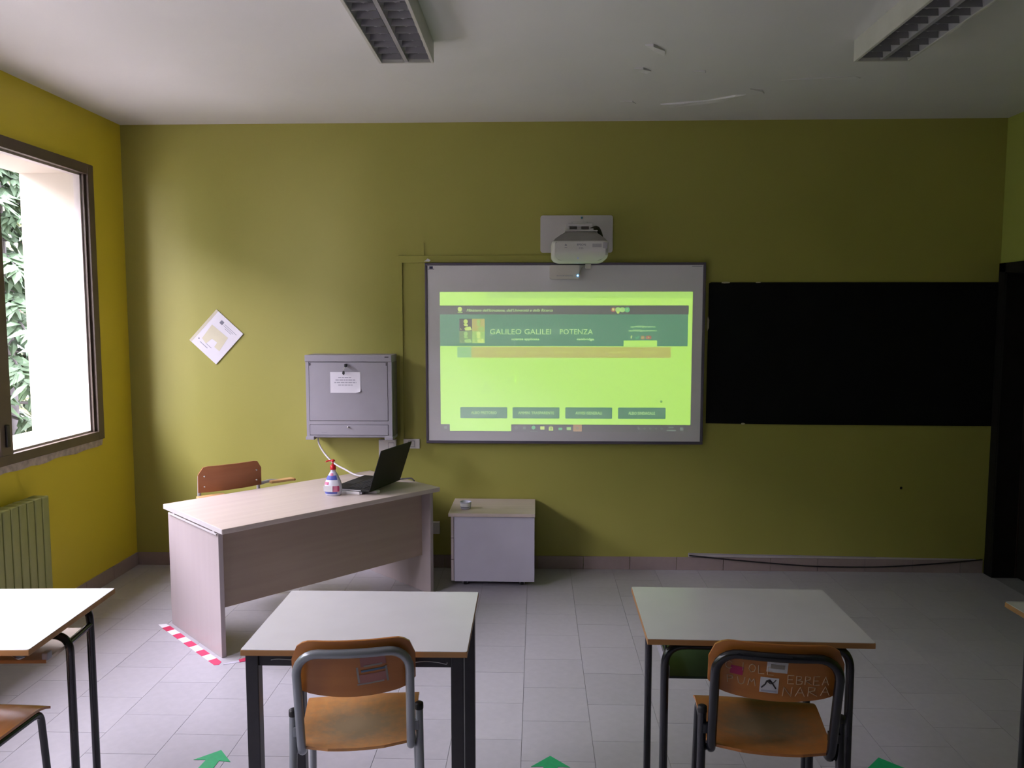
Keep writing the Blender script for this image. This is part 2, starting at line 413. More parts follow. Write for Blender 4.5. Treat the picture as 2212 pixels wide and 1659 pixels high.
flake(.55, 5.0, [(-.05,-.03),(.03,-.03),(.06,.03),(-.03,.05)], .008)
flake(1.55, 4.55, [(-.2,.02),(-.05,-.01),(.2,-.04),(.24,-.01),(.0,.03)], .007)

# right wall with the doorway
DY1, DY0, DZ = 5.385, 4.47, 2.09
mb = MB(); T = .42
mb.box((XR, DY1+.0, -.06), (XR+T, YB+.15, ZC+.1)); mb.box((XR, YF-.15, -.06), (XR+T, DY0, ZC+.1)); mb.box((XR, DY0, DZ), (XR+T, DY1, ZC+.1)); mb.box((XR+.24, DY0, -.06), (XR+T, DY1, DZ))
tag(mb.build('wall_right', M['rightgreen']), kind='structure')
door = struct_empty('door_1', (XR, (DY0+DY1)/2, 0))
hw = (DY1-DY0)/2
fr = MB()
for sgn in (-1, 1):
    fr.box((-.014, sgn*hw, 0), (.20, sgn*(hw-.022), DZ)); fr.box((-.016, sgn*(hw+.07), 0), (0, sgn*(hw-.002), DZ+.05))
fr.box((-.014, -hw, DZ-.022), (.20, hw, DZ)); fr.box((-.016, -hw-.07, DZ-.01), (0, hw+.07, DZ+.05))
fr.build('door_frame', M['door'], door)
lf = MB().box((.145, -hw+.026, .008), (.185, hw-.026, DZ-.026), .003)
leaf = lf.build('door_leaf', M['door'], door)
pn = MB()
for z0, z1 in ((.25, .95), (1.12, 1.9)): pn.box((.138, -hw+.15, z0), (.147, hw-.15, z1), .003)
pn.build('door_panel', M['door'], leaf)
MB().box((.136, hw-.034, .01), (.150, hw-.027, DZ-.03)).build('door_stop', M['dooredge'], door)
hd = MB().tube(round_path([(.145, -hw+.09, 1.03), (.09, -hw+.09, 1.03), (.09, -hw+.21, 1.03)], .02), .009)
hd.build('door_handle', M['chrome'], leaf)

# left wall: thin painted layer inside, thick plastered layer outside
def left_layer(x0, x1, name, m, grow=0.0):
    mb = MB(); ys = sorted(WINS)
    mb.box((x0, YF-.15, -.8 if x1 < XL-.02 else -.06), (x1, YB+.15, WZ0-grow)); mb.box((x0, YF-.15, WZ1+grow), (x1, YB+.15, ZC+.1))
    edges = [YF-.15]
    for a, b in ys: edges += [a-grow, b+grow]
    edges.append(YB+.15)
    for i in range(0, len(edges), 2): mb.box((x0, edges[i], WZ0-grow), (x1, edges[i+1], WZ1+grow))
    return tag(mb.build(name, m), kind='structure')
left_layer(XL-.06, XL, 'wall_left', M['yellow'])
left_layer(XO, XL-.06, 'wall_outside', M['reveal'], -.055)

def window(n, y0, y1):
    wn = struct_empty('window_%d' % n, (XL, (y0+y1)/2, WZ0)); h = WZ1-WZ0; hl = (y1-y0)/2
    f = MB(); fw = .065; xa, xb = -.062, .022
    f.box((xa, -hl, 0), (xb, -hl+fw, h), .004); f.box((xa, hl-fw, 0), (xb, hl, h), .004)
    f.box((xa, -hl+fw, 0), (xb, hl-fw, fw*.85), .004); f.box((xa, -hl+fw, h-fw), (xb, hl-fw, h), .004)
    f.box((xa, -.05, fw*.85), (xb, .05, h-fw), .004)
    f.build('window_frame', M['winframe'], wn)
    for a, b in ((-hl+fw, -.05), (.05, hl-fw)):
        s = MB(); t = .038; z0, z1 = fw*.85, h-fw
        s.box((-.052, a, z0), (-.012, a+t*.5, z1)); s.box((-.052, b-t, z0), (-.012, b, z1)); s.box((-.052, a, z0), (-.012, b, z0+.012)); s.box((-.052, a, z1-.012), (-.012, b, z1))
        sash = s.build('window_sash', M['winlight'], wn)
        g = MB().box((-.040, a+.012, z0+.006), (-.034, b-.02, z1-.006)); g.build('window_pane', M['glass'], sash)
        q = MB().box((-.010, b-t*.62, z0), (.004, b-t*.40, z1)); q.build('gasket', M['winframe'], sash)
    # latch on the middle post
    MB().box((.02, -.012, .10), (.035, .012, .22), .003).build('window_latch', M['black_plastic'], wn)
    # peeling lower trim
    rnd = random.Random(n); top = [(-hl-.01, -.001)]; N = 26
    low = [(-hl-.01 + (2*hl+.0)*i/N, -.040 - rnd.uniform(0, .012)) for i in range(N+1)]
    poly = low + [(hl-.0, -.001), (-hl-.01, -.001)]
    MB().prism(poly, 0.0, .008, 'yz').build('sill_strip', M['sill'], wn)
    return wn
for i, (a, b) in enumerate(WINS): window(i+1, a, b)
# outside ground
tag(box('ground', (-40, -30, -.9), (XO, 50, -.8), M['lawn']), kind='structure')

# skirting: separate tiles
def skirting(name, along, a0, a1, fixed, step, h, first, gap=None):
    root = struct_empty(name); p = first
    cuts = [a0]
    while p < a1-.02:
        if p > a0+.02: cuts.append(p)
        p += step
    cuts.append(a1)
    for i in range(len(cuts)-1):
        l = cuts[i+1]-cuts[i]-.003; c = (cuts[i]+cuts[i+1])/2
        if along == 'x': link('skirting_tile', MB().box((-l/2, -.010, 0), (l/2, 0, h), .0015).mesh('skirting_tile', M['skirt']), root, (c, fixed, 0))
        elif along == 'yl': link('skirting_tile', MB().box((0, -l/2, 0), (.010, l/2, h), .0015).mesh('skirting_tile', M['skirt']), root, (fixed, c, 0))
    return root
skirting('baseboard_back', 'x', XL, XR-.02, YB, .328, .092, -2.62)
skirting('baseboard_left', 'yl', 1.0, YB-.011, XL, .328, .092, 1.2)

# ================================================================== CEILING LAMPS
def ceiling_lamp(x, ytip, label):
    t = thing('ceiling_lamp', label, 'ceiling lamp', (x, ytip, ZC), 0, 'ceiling lamps')
    L, W, Hh = 1.26, .265, .10
    h = MB()
    h.box((-W/2, -L, -Hh), (-W/2+.014, 0, 0), .002); h.box((W/2-.014, -L, -Hh), (W/2, 0, 0), .002)
    h.box((-W/2+.014, -.012, -Hh), (W/2-.014, 0, 0)); h.box((-W/2+.014, -L, -Hh), (W/2-.014, -L+.012, 0)); h.box((-W/2+.014, -L+.012, -.02), (W/2-.014, -.012, 0))
    h.build('lamp_housing', M['lampbody'], t)
    MB().box((-.009, -L+.012, -Hh+.004), (.009, -.012, -.02)).build('centre_rail', M['louver'], t)
    for sgn in (-1, 1):
        mbr = MB(); pts = [(sgn*.011, -.096), (sgn*.020, -.062), (sgn*.045, -.036), (sgn*.085, -.036), (sgn*.110, -.062), (sgn*.117, -.096)]
        vs_ = [(p[0], y, p[1]) for y in (-L+.014, -.014) for p in pts]; n = len(pts)
        mbr.add(vs_, [(i, i+1, n+i+1, n+i) for i in range(n-1)], 0, True)
        mbr.build('reflector', M['louver'], t)
        MB().tube([(sgn*.065, -L+.03, -.058), (sgn*.065, -.03, -.058)], .013, 8).build('fluorescent_tube', M['tube'], t)
    blade = None
    for i in range(14):
        y = -.05 - i*.0865
        for sgn in (-1, 1):
            if blade is None: blade = MB().prism([(-.049,-.098),(.049,-.098),(.046,-.07),(-.046,-.07)], -.0015, .0015, 'xz').mesh('louver_blade', M['lampdark'])
            link('louver_blade', blade, t, (sgn*.064, y, .002))
    return t
ceiling_lamp(-.633, 3.90, 'long unlit louvred ceiling lamp above the teacher desk side, left of the two')
ceiling_lamp(1.647, 3.945, 'long unlit louvred ceiling lamp above the black slate side, right of the two')

# ================================================================== BACK WALL THINGS
# interactive whiteboard with the projected page
WBX0, WBX1, WBZ0, WBZ1 = -.773, 1.148, .900, 2.151
wb = thing('interactive_whiteboard', 'white board with a violet grey frame showing a lime green projected web page', 'whiteboard', ((WBX0+WBX1)/2, YB, WBZ0))
bx = (WBX0+WBX1)/2
def bl(x, z): return (x-bx, z-WBZ0)
hx = (WBX1-WBX0)/2; hz = WBZ1-WBZ0
f = MB()
for a, b in (((-hx, -.04, 0), (hx, 0, .020)), ((-hx, -.04, hz-.018), (hx, 0, hz)), ((-hx, -.04, .020), (-hx+.018, 0, hz-.018)), ((hx-.020, -.04, .020), (hx, 0, hz-.018))):
    f.box(a, b, .005)
f.build('board_frame', M['wframe'], wb)
MB().box((-hx+.015, -.034, .016), (hx-.016, -.004, hz-.014)).build('writing_surface', M['board'], wb)
YS = -.0345
mk = MB(); mk.box((-hx+.032, YS-.0006, hz-.040), (-hx+.056, YS, hz-.024)); mk.box((-hx+.024, YS-.0006, hz-.044), (-hx+.066, YS, hz-.041))
mk.build('corner_logo', M['bluelogo'], wb)
mk = MB(); mk.box((hx-.095, YS-.0006, hz-.030), (hx-.026, YS, hz-.024)); mk.build('corner_print', M['ink'], wb)

# page elements: layout in page pixels (origin at the page's top left), s metres per pixel
SP = 3.170e-3
PX0, PZ0 = -.670-bx, 1.952-WBZ0
page = thing('projected_page', None, None)
page.parent = wb; page.location = (PX0, YS, PZ0); page.scale = (1, 1, 1)
def lyr(k): return -.0004*k
def rect(name, x0, y0, x1, y1, m, k):
    return MB().box((x0*SP, lyr(k)-.0002, -y0*SP), (x1*SP, lyr(k), -y1*SP)).build(name, m, page)
def ptext(name, s, x0, x1, ybase, h, m, k, shear=0, bold=0): return lettering(name, s, x0*SP, x1*SP, -ybase*SP, h*SP, m, page, lyr(k)-.0003, shear, bold)
def disc(name, cx, cy, r, m, k, n=16, r0=0):
    mb = MB(); P = [((cx+r*math.cos(2*PI*i/n))*SP, -(cy+r*math.sin(2*PI*i/n))*SP) for i in range(n)]
    if r0 == 0: mb.prism(P, lyr(k)-.0002, lyr(k))
    else:
        Q = [((cx+r0*math.cos(2*PI*i/n))*SP, -(cy+r0*math.sin(2*PI*i/n))*SP) for i in range(n)]
        v = [(p[0], lyr(k), p[1]) for p in P+Q]; mb.add(v, [(i, (i+1) % n, n+(i+1) % n, n+i) for i in range(n)])
    return mb.build(name, m, page)
def poly(name, pts, m, k): return MB().prism([(p[0]*SP, -p[1]*SP) for p in pts], lyr(k)-.0002, lyr(k)).build(name, m, page)
Lm = {}
Lm['page'] = lit('page_lime_light', (.34, .66, .055)); Lm['tab'] = lit('tab_lime_light', (.28, .56, .055)); Lm['bar'] = lit('address_lime_light', (.36, .68, .06))
Lm['head'] = lit('header_dark_light', (.010, .022, .008)); Lm['banner'] = lit('banner_teal_light', (.006, .16, .055)); Lm['bannertxt'] = lit('pale_letter_light', (.36, .66, .17))
Lm['bannerdim'] = lit('dim_letter_light', (.004, .125, .045)); Lm['home'] = lit('home_teal_light', (.16, .42, .12)); Lm['menu'] = lit('menu_orange_light', (.34, .36, .035))
Lm['menutxt'] = lit('menu_letter_light', (.38, .50, .06)); Lm['button'] = lit('button_slate_light', (.012, .145, .05)); Lm['task'] = lit('taskbar_dark_light', (.0, .003, .002))
Lm['txt'] = lit('dark_letter_light', (.10, .26, .03)); Lm['txt2'] = lit('grey_letter_light', (.2, .42, .05)); Lm['faint'] = lit('faint_sketch_light', (.31, .61, .055))
Lm['black'] = lit('black_square_light', (.004, .004, .002)); Lm['orange'] = lit('orange_square_light', (.32, .30, .03)); Lm['olive'] = lit('olive_square_light', (.09, .20, .035)); Lm['lime2'] = lit('lime_square_light', (.20, .42, .045))
Lm['yellow'] = lit('pale_yellow_light', (.42, .60, .07)); Lm['redic'] = lit('red_icon_light', (.28, .05, .03)); Lm['redic2'] = lit('orange_icon_light', (.26, .14, .04)); Lm['greenic'] = lit('green_icon_light', (.03, .34, .10)); Lm['limeic'] = lit('lime_icon_light', (.22, .48, .08))
Lm['tasktxt'] = lit('taskbar_icon_light', (.08, .13, .09))
rect('page_background', 0, 0, 546, 289, Lm['page'], 0)
rect('tab_strip', 0, 0, 546, 13, Lm['tab'], 1)
rect('active_tab', 0, 0.5, 100, 13.5, Lm['bar'], 2)
rect('address_bar', 0, 13, 546, 29, Lm['bar'], 1)
rect('header_bar', 0, 29, 538, 48.5, Lm['head'], 1)
rect('banner', 0, 48.5, 537, 117.5, Lm['banner'], 1)
rect('menu_bar', 68, 119, 501, 142.5, Lm['menu'], 1)
rect('home_tab', 37, 119, 68, 142.5, Lm['home'], 1)
rect('task_bar', 0, 289, 541, 305, Lm['task'], 0)
rect('search_box', 20, 288.5, 155, 304, Lm['page'], 1)
ptext('tab_lettering', 'Home', 17, 31, 8.5, 4, Lm['txt'], 3)
ptext('tab_cross', 'x', 90, 93, 8.5, 4, Lm['txt'], 3)
ptext('new_tab_plus', '+', 105, 109, 8.5, 4, Lm['txt2'], 3)
ptext('back_arrow', '<-', 9, 15, 22.5, 4, Lm['txt2'], 3)
disc('reload_ring', 46, 20.5, 3.2, Lm['txt'], 3, 16, 2.4)
disc('padlock_ring', 66.5, 20.5, 2.6, Lm['txt2'], 3, 12, 2.0)
ptext('address_scheme', 'https://', 75, 93, 22.5, 4.2, Lm['txt2'], 3)
ptext('address_lettering', 'liceogalileipz.edu.it', 93.5, 149, 22.5, 4.4, Lm['txt'], 3)
for xx, s in ((501, '-'), (521, 'o'), (539, 'x')): ptext('window_button', s, xx-2, xx+2.4, 8.5, 4.4, Lm['txt2'], 3)
for i, xx in enumerate((464, 482, 500, 518)): disc('toolbar_icon', xx, 21, 2.8, Lm['txt2'], 3, 6+i, 1.4)
ptext('toolbar_dots', '...', 533, 539, 21.5, 4, Lm['txt2'], 3)
disc('state_emblem', 43.5, 37, 4.8, Lm['yellow'], 2, 14); rect('emblem_ribbon', 38.5, 43, 49, 45, Lm['txt2'], 2)
ptext('ministry_lettering', "Ministero dell'Istruzione, dell'Universit\u00e0 e della Ricerca", 58, 245, 42.5, 6.0, Lm['bannertxt'], 2, .35)
for xx, mm in ((376, 'redic'), (386, 'limeic'), (395.5, 'limeic'), (406, 'greenic')): disc('round_icon', xx, 38.5, 5.6 if mm != 'redic' else 5, Lm[mm], 2 if mm != 'limeic' else 3, 14)
rect('icon_mark', 373.5, 36, 378, 40, Lm['yellow'], 4); disc('mouse_pointer', 386.3, 44, 2.8, Lm['yellow'], 4, 10)
poly('icon_tick', [(403.5, 37), (408, 35), (406, 40), (405, 41)], Lm['limeic'], 4)
# four coloured squares with plain pale blots
for i, (sx, sy, mm, bm_) in enumerate(((42, 58, 'black', 'yellow'), (70, 58, 'orange', 'lime2'), (42, 84.5, 'olive', 'limeic'), (70, 84.5, 'lime2', 'yellow'))):
    rect('picture_square', sx, sy, sx+27.5, sy+26.5, Lm[mm], 2)
    disc('pale_blot', sx+14, sy+6, 4.6, Lm[bm_], 3, 10)
    poly('pale_blot', [(sx+9, sy+12), (sx+14, sy+10.5), (sx+19, sy+13), (sx+18, sy+16), (sx+12, sy+15.5)], Lm[bm_], 3)
    poly('pale_blot', [(sx+11, sy+20), (sx+16, sy+18), (sx+24, sy+17), (sx+27, sy+24), (sx+20, sy+25.5), (sx+13, sy+25)], Lm[bm_], 3)
    poly('pale_blot', [(sx+2, sy+20), (sx+5, sy+23), (sx+3, sy+24)], Lm[bm_], 3)
ptext('faint_title', 'LICEO SCIENTIFICO STATALE', 138, 300, 74, 8, Lm['bannerdim'], 2)
ptext('title_lettering', 'GALILEO GALILEI', 109, 241.5, 91.5, 11.4, Lm['bannertxt'], 2, 0, -.006)
ptext('title_lettering', 'POTENZA', 261, 332, 91.5, 11.2, Lm['bannertxt'], 2, 0, -.006)
ptext('faint_subtitle', 'ordinamento', 106, 152, 104.5, 4.6, Lm['bannerdim'], 2)
ptext('subtitle_lettering', 'scienze applicate', 155.5, 216, 104.5, 5.0, Lm['bannertxt'], 2, 0, .012)
ptext('faint_subtitle', 'sportivo - liceo', 228, 285, 104.5, 4.6, Lm['bannerdim'], 2)
ptext('subtitle_lettering', 'cambridge', 297.5, 335, 104.5, 5.0, Lm['bannertxt'], 2, 0, .012)
ptext('mail_lettering', 'pzps040007@istruzione.it', 414, 467, 76.5, 3.6, Lm['bannertxt'], 2)
ptext('mail_lettering', 'pzps040007@pec.istruzione.it', 410, 470, 85, 3.6, Lm['bannertxt'], 2)
ptext('letter_icon', 'f', 414, 417.5, 101, 7, Lm['yellow'], 2, 0, .02)
poly('bird_icon', [(423, 96), (427, 98), (431, 95), (432.5, 97), (430, 101), (424, 102), (426, 100)], Lm['greenic'], 2)
poly('square_icon', rrect(436, 444, 94.5, 102.5, 2, 3), Lm['redic2'], 2); disc('icon_mark', 440, 98.5, 2, Lm['yellow'], 3, 10, 1.3)
poly('play_icon', rrect(447, 458.5, 94.5, 101.8, 2, 3), Lm['redic'], 2); poly('icon_mark', [(451.5, 96.3), (455, 98.1), (451.5, 100)], Lm['yellow'], 3)
rect('white_field', 399, 105, 471, 117, Lm['page'], 2)
ptext('home_lettering', 'HOME', 45, 58.5, 132.5, 3.6, Lm['txt'], 2)
for s, a, b in (('ISTITUTO', 75, 98), ('AMMINISTRAZIONE', 122, 165), ('NOTIZIE', 192, 213), ('STUDENTI E FAMIGLIE', 239, 290), ('DIDATTICA', 316, 340), ('CORSI E CERTIFICATI', 366, 414), ('MODULISTICA', 439, 473)):
    ptext('menu_lettering', s, a, b, 132.5, 3.6, Lm['menutxt'], 2)
for s, x0, x1, a, b in (('ALBO PRETORIO', 43, 146.5, 67, 123), ('AMMIN. TRASPARENTE', 158, 261, 170.5, 249), ('AVVISI GENERALI', 273.5, 376, 296, 353.5), ('ALBO SINDACALE', 388.5, 492, 411, 469)):
    poly('page_button', rrect(x0, x1, 251, 276, 1.5, 2), Lm['button'], 1)
    ptext('button_lettering', s, a, b, 266.5, 6.0, Lm['bannertxt'], 2)
for i, xx in enumerate((471, 482, 493)): disc('slider_dot', xx, 237.5, 3.0, Lm['txt'], 2, 14, 2.3 if i != 1 else 0)
# faint pencil sketch of the slide
poly('faint_sketch', [(88, 160), (97, 155), (107, 158), (110, 166), (103, 178), (101, 186), (96, 186), (99, 176), (104, 166), (98, 160), (92, 166)], Lm['faint'], 2)
poly('faint_sketch', [(97, 192), (103, 192), (108, 203), (118, 216), (112, 222), (90, 222), (86, 214), (94, 204)], Lm['faint'], 2)
poly('faint_sketch', [(146, 186), (164, 180), (165, 196), (148, 203)], Lm['faint'], 2); poly('faint_sketch', [(128, 211), (146, 206), (150, 213), (138, 216)], Lm['faint'], 2)
poly('faint_sketch', [(163.5, 165), (165, 165), (165, 218), (163.5, 218)], Lm['faint'], 2)
ptext('status_lettering', 'liceogalileipz.edu.it/#', 3, 36, 286, 3.2, Lm['txt'], 2)
disc('search_ring', 29, 295.5, 2.6, Lm['txt2'], 3, 12, 2.0)
ptext('search_lettering', 'Scrivi qui per eseguire la ricerca', 36, 117, 298.5, 4.6, Lm['txt2'], 3)
poly('start_icon', [(7, 294), (13.5, 293), (13.5, 300), (7, 299)], Lm['tasktxt'], 1)
disc('taskbar_icon', 166, 297, 3.2, Lm['tasktxt'], 1, 12, 2.0); rect('taskbar_icon', 181, 294, 187, 300, Lm['tasktxt'], 1)
disc('taskbar_icon', 204, 296, 4.2, Lm['greenic'], 1, 14); rect('taskbar_mark', 197, 304, 213, 305, Lm['tasktxt'], 1)
rect('taskbar_icon', 219, 293.5, 228, 300, Lm['yellow'], 1); rect('taskbar_icon', 238, 295, 247, 302.5, Lm['yellow'], 1); rect('taskbar_mark', 240.5, 296.5, 244.5, 300.5, Lm['olive'], 2)
disc('taskbar_handle', 242.5, 295, 3, Lm['yellow'], 1, 10, 2.2)
rect('taskbar_icon', 259, 296, 267, 301, Lm['greenic'], 1); rect('taskbar_icon', 277, 295, 286, 301, Lm['limeic'], 1)
rect('taskbar_icon', 291, 289, 310, 304, Lm['redic2'], 1); disc('taskbar_mark', 300, 297, 3, Lm['tasktxt'], 2, 8, 1.6)
for xx in (434, 447, 459, 472, 484): disc('tray_icon', xx, 297, 2.6, Lm['tasktxt'], 1, 7, 1.2)
rect('clock_line', 499, 293, 510, 296, Lm['tasktxt'], 1); rect('clock_line', 495, 299.5, 515, 302.5, Lm['tasktxt'], 1); rect('tray_icon', 524, 294, 531, 301, Lm['tasktxt'], 1)

# small sensor box on the board's top edge
sn = thing('pen_sensor', 'small white box with a glowing blue light on the top edge of the whiteboard', 'sensor', (.184, YB-.04, 2.038))
bd = MB().prism(rrect(-.100, .100, 0, .092, .010, 3), -.052, -.002, 'xz'); bd.build('sensor_case', M['sensor'], sn)
lettering('sensor_lettering', 'INTERWRITE', -.052, .058, .016, .010, M['ink'], sn, -.0525)
MB().lathe([(.0, -.0025), (.006, -.0025), (.006, .0025), (.0, .0025)], 10).build('status_light', M['led'], sn, (.090, -.053, .022), (R(90), 0, 0))
MB().lathe([(.0, -.001), (.0035, -.001), (.0035, .002), (.0, .002)], 10).build('status_light_core', M['ledcore'], sn, (.090, -.0565, .022), (R(90), 0, 0))
mb = MB().tube(spline([(.104, -.02, .035), (.112, -.02, .065), (.128, -.02, .082), (.150, -.02, .088)]), .0032, 6)
mb.build('sensor_cable', M['sensor'], sn)
MB().box((.142, -.035, .070), (.182, -.004, .102), .006).build('cable_clip', M['sensor'], sn)

# projector on its wall mount
pj = thing('wall_projector', 'white short throw projector on a wall plate above the whiteboard', 'projector', (.268, YB, 2.13))
MB().prism(rrect(-.247, .247, .090, .342, .018, 4), -.012, 0, 'xz').build('wall_plate', M['plate'], pj)
arm = MB(); arm.box((-.05, -.40, .205), (.05, -.010, .255), .008); arm.build('mount_arm', M['plate'], pj)
br = MB(); br.box((-.085, -.45, .192), (.085, -.18, .206), .003); br.box((-.095, -.46, .186), (.11, -.20, .194), .003)
br.box((-.085, -.30, .2), (-.055, -.18, .26)); br.build('mount_bracket', M['plate'], pj)
hb = MB(); hb.box((-.066, -.466, .199), (-.02, -.452, .216)); hb.box((.008, -.466, .199), (.055, -.452, .216)); hb.build('bracket_slot', M['projdark'], pj)
cp = MB().tube([(-.075, -.459, .226), (.075, -.459, .226)], .011, 8); cp.build('mount_bar', M['plate'], pj)
sb = MB().lathe([(.0, -.004), (.007, -.004), (.007, .004), (.0, .004)], 10); sb.build('blue_screw', mat('blue_plug', (.03, .22, .40), .4), pj, (.035, -.016, .325), (R(90), 0, 0))
cb = MB().tube(spline([(.07, -.40, .20), (.115, -.36, .215), (.145, -.30, .16), (.14, -.28, .12)]), .014, 8); cb.build('projector_cable', M['projdark'], pj)
# body: rounded outline in xz, depth profile along y
def body(outline, y0, y1, name, m):
    mb = MB(); n = len(outline); cx = sum(p[0] for p in outline)/n; cz = sum(p[1] for p in outline)/n
    steps = ((y0+.030, .90, .80), (y0+.006, .97, .92), (y0, .93, .86)); rows = []
    ys = [(y0, .88), (y0+.004, .95), (y0+.016, .99), (y0+.05, 1.0), (y1, 1.0)]
    def back(z, y): return y + (max(0, .066-z)/.066)**1.6*.10*max(0, 1-(y-y0)/.2)
    vs_ = [(cx+(p[0]-cx)*k, back(cz+(p[1]-cz)*k, y), cz+(p[1]-cz)*k) for y, k in ys for p in outline]
    fs = [(r*n+i, r*n+(i+1) % n, (r+1)*n+(i+1) % n, (r+1)*n+i) for r in range(len(ys)-1) for i in range(n)]
    mb.add(vs_, fs, 0, True); mb.add(vs_[-n:], [tuple(range(n))])
    # front face as stacked strips so that it follows the curve
    zs = sorted(set(round(p[1], 4) for p in outline)); fr0 = vs_[:n]
    K = 10; za, zb = min(p[2] for p in fr0), max(p[2] for p in fr0)
    def xr(z):
        xs_ = []
        for i in range(n):
            a, b = fr0[i], fr0[(i+1) % n]
            if (a[2]-z)*(b[2]-z) <= 0 and a[2] != b[2]: xs_.append(a[0]+(b[0]-a[0])*(z-a[2])/(b[2]-a[2]))
        return (min(xs_), max(xs_)) if xs_ else (cx, cx)
    rows = []
    for i in range(K+1):
        z = za+.0002+(zb-za-.0004)*i/K; l, r_ = xr(z); rows.append((l, r_, back(z, y0), z))
    v = [(q[0], q[2], q[3]) for q in rows]+[(q[1], q[2], q[3]) for q in rows]
    mb.add(v, [(i, i+1, K+1+i+1, K+1+i) for i in range(K)], 0, True)
    return mb.build(name, m, pj)
def squash(x0, x1, z0, z1, rb, rt):
    p = []
    for i in range(9): a = PI+PI/2*i/8; p.append((x0+rb+rb*math.cos(a), z0+rb*.72+rb*.72*math.sin(a)))
    for i in range(9): a = -PI/2+PI/2*i/8; p.append((x1-rb+rb*math.cos(a), z0+rb*.72+rb*.72*math.sin(a)))
    for i in range(4): a = PI/2*i/3; p.append((x1-rt+rt*math.cos(a), z1-rt+rt*math.sin(a)))
    for i in range(4): a = PI/2+PI/2*i/3; p.append((x0+rt+rt*math.cos(a), z1-rt+rt*math.sin(a)))
    return p
body(squash(-.178, .178, .0, .126, .055, .014), -.50, -.24, 'projector_shell', M['projwhite'])
up = MB(); a = [(-.172, .118), (.172, .118), (.155, .140), (.118, .168), (.09, .184), (-.085, .184), (-.115, .168), (-.155, .140)]
n = len(a); y0s = [-.488, -.488, -.480, -.468, -.455, -.455, -.468, -.480]
vs_ = [(p[0], y0s[i], p[1]) for i, p in enumerate(a)] + [(p[0], -.24, p[1]) for p in a]
up.add(vs_, [tuple(range(n)), tuple(range(2*n-1, n-1, -1))] + [(i, (i+1) % n, n+(i+1) % n, n+i) for i in range(n)])
up.build('projector_top_panel', M['projgrey'], pj)
lettering('projector_lettering', 'EPSON', -.020, .034, .094, .012, M['inkdark'], pj, -.5012, 0, .02)
lettering('model_lettering', 'EB', -.008, .020, .074, .010, M['projmid'], pj, -.5012, 0, .02)
ic = MB(); ic.prism([(-.098, .094), (-.082, .094), (-.090, .106)], -.5012, -.5008); ic.box((-.098, -.5012, .080), (-.082, -.5008, .083)); ic.build('warning_mark', M['inkdark'], pj)
MB().box((.075, -.5012, .084), (.132, -.5008, .106)).build('rating_sticker', M['projmid'], pj)
MB().lathe([(0, -.002), (.003, -.002), (.003, .002), (0, .002)], 8).build('projector_light', M['led_dim'], pj, (-.012, -.452, .020), (R(60), 0, 0))
MB().prism([(.140, .078), (.168, .074), (.172, .112), (.142, .114)], -.5008, -.495).build('side_vent', M['projmid'], pj)

# black slate
sl = thing('slate_board', 'long black slate panel on the wall right of the whiteboard', 'blackboard', (2.148, YB-.002, 1.035))
MB().prism([(-.975, .010), (-.30, .003), (.978, -.001), (.980, .978), (.972, .980), (-.960, .982), (-.972, .975)], -.008, 0).build('slate_panel', M['slate'], sl)
for px_, pz_, w_, h_ in ((-.72, .008, .014, .007), (-.86, .980, .030, .006), (-.64, .981, .018, .004), (-.975, .70, .008, .05)):
    pts = [(px_-w_, pz_-h_*.5), (px_-w_*.3, pz_-h_), (px_+w_*.8, pz_-h_*.6), (px_+w_, pz_+h_*.5), (px_, pz_+h_), (px_-w_*.8, pz_+h_*.7)]
    MB().prism(pts, -.0095, -.0005).build('chipped_edge', M['chip'], sl)

# steel wall cabinet
cx0, cx1, cz0, cz1, cd_ = -1.568, -.982, .946, 1.525, .195
cw = (cx1-cx0)/2; chh = cz1-cz0
cab = thing('wall_cabinet', 'lilac grey steel wall cabinet with a paper note and a hanging key', 'cabinet', ((cx0+cx1)/2, YB, cz0))
b_ = MB(); b_.box((-cw, -cd_+.012, .012), (cw, 0, chh), .004); b_.box((-cw-.004, -cd_-.006, chh-.046), (cw+.002, -cd_+.03, chh), .005)
b_.box((-cw-.006, -cd_-.010, 0), (-cw+.052, -.02, .022), .004); b_.box((cw-.052, -cd_-.010, 0), (cw+.006, -.02, .022), .004)
b_.build('cabinet_body', M['cab'], cab)
MB().box((cw-.001, -cd_+.035, .022), (cw+.0035, -.012, chh-.05)).build('side_vent_panel', M['cabdark'], cab)  # darker sheet over the cabinet's right side
MB().box((-cw+.004, -cd_+.006, .022), (cw-.004, -cd_+.014, chh-.046)).build('door_gap', M['seam'], cab)
fr_ = MB()
fr_.box((-cw, -cd_, .022), (-cw+.021, -cd_+.01, chh-.046)); fr_.box((cw-.025, -cd_, .022), (cw, -cd_+.01, chh-.046))
fr_.box((-cw+.021, -cd_, .022), (cw-.025, -cd_+.01, .030)); fr_.box((-cw+.021, -cd_, .105), (cw-.025, -cd_+.01, .128))
fr_.build('front_frame', M['cab'], cab)
dr = MB().box((-cw+.024, -cd_-.002, .132), (cw-.028, -cd_+.010, chh-.050), .002).build('cabinet_door', M['cab'], cab)
fl = MB().box((-cw+.024, -cd_-.002, .033), (cw-.028, -cd_+.010, .102), .002).build('lower_flap', M['cab'], cab)
for x in (-cw+.03, cw-.034): MB().box((x-.004, -cd_-.006, chh-.072), (x+.004, -cd_-.002, chh-.054), .001).build('hinge_pin', M['seam'], dr)
MB().lathe([(0, -.009), (.006, -.009), (.006, .009), (0, .009)], 10).build('flap_lock', M['chrome'], fl, (-.005, -cd_-.008, .088), (R(90), 0, 0))
lettering('flap_print', 'steel', -.19, -.155, .047, .006, M['inkdark'], fl, -cd_-.0025)
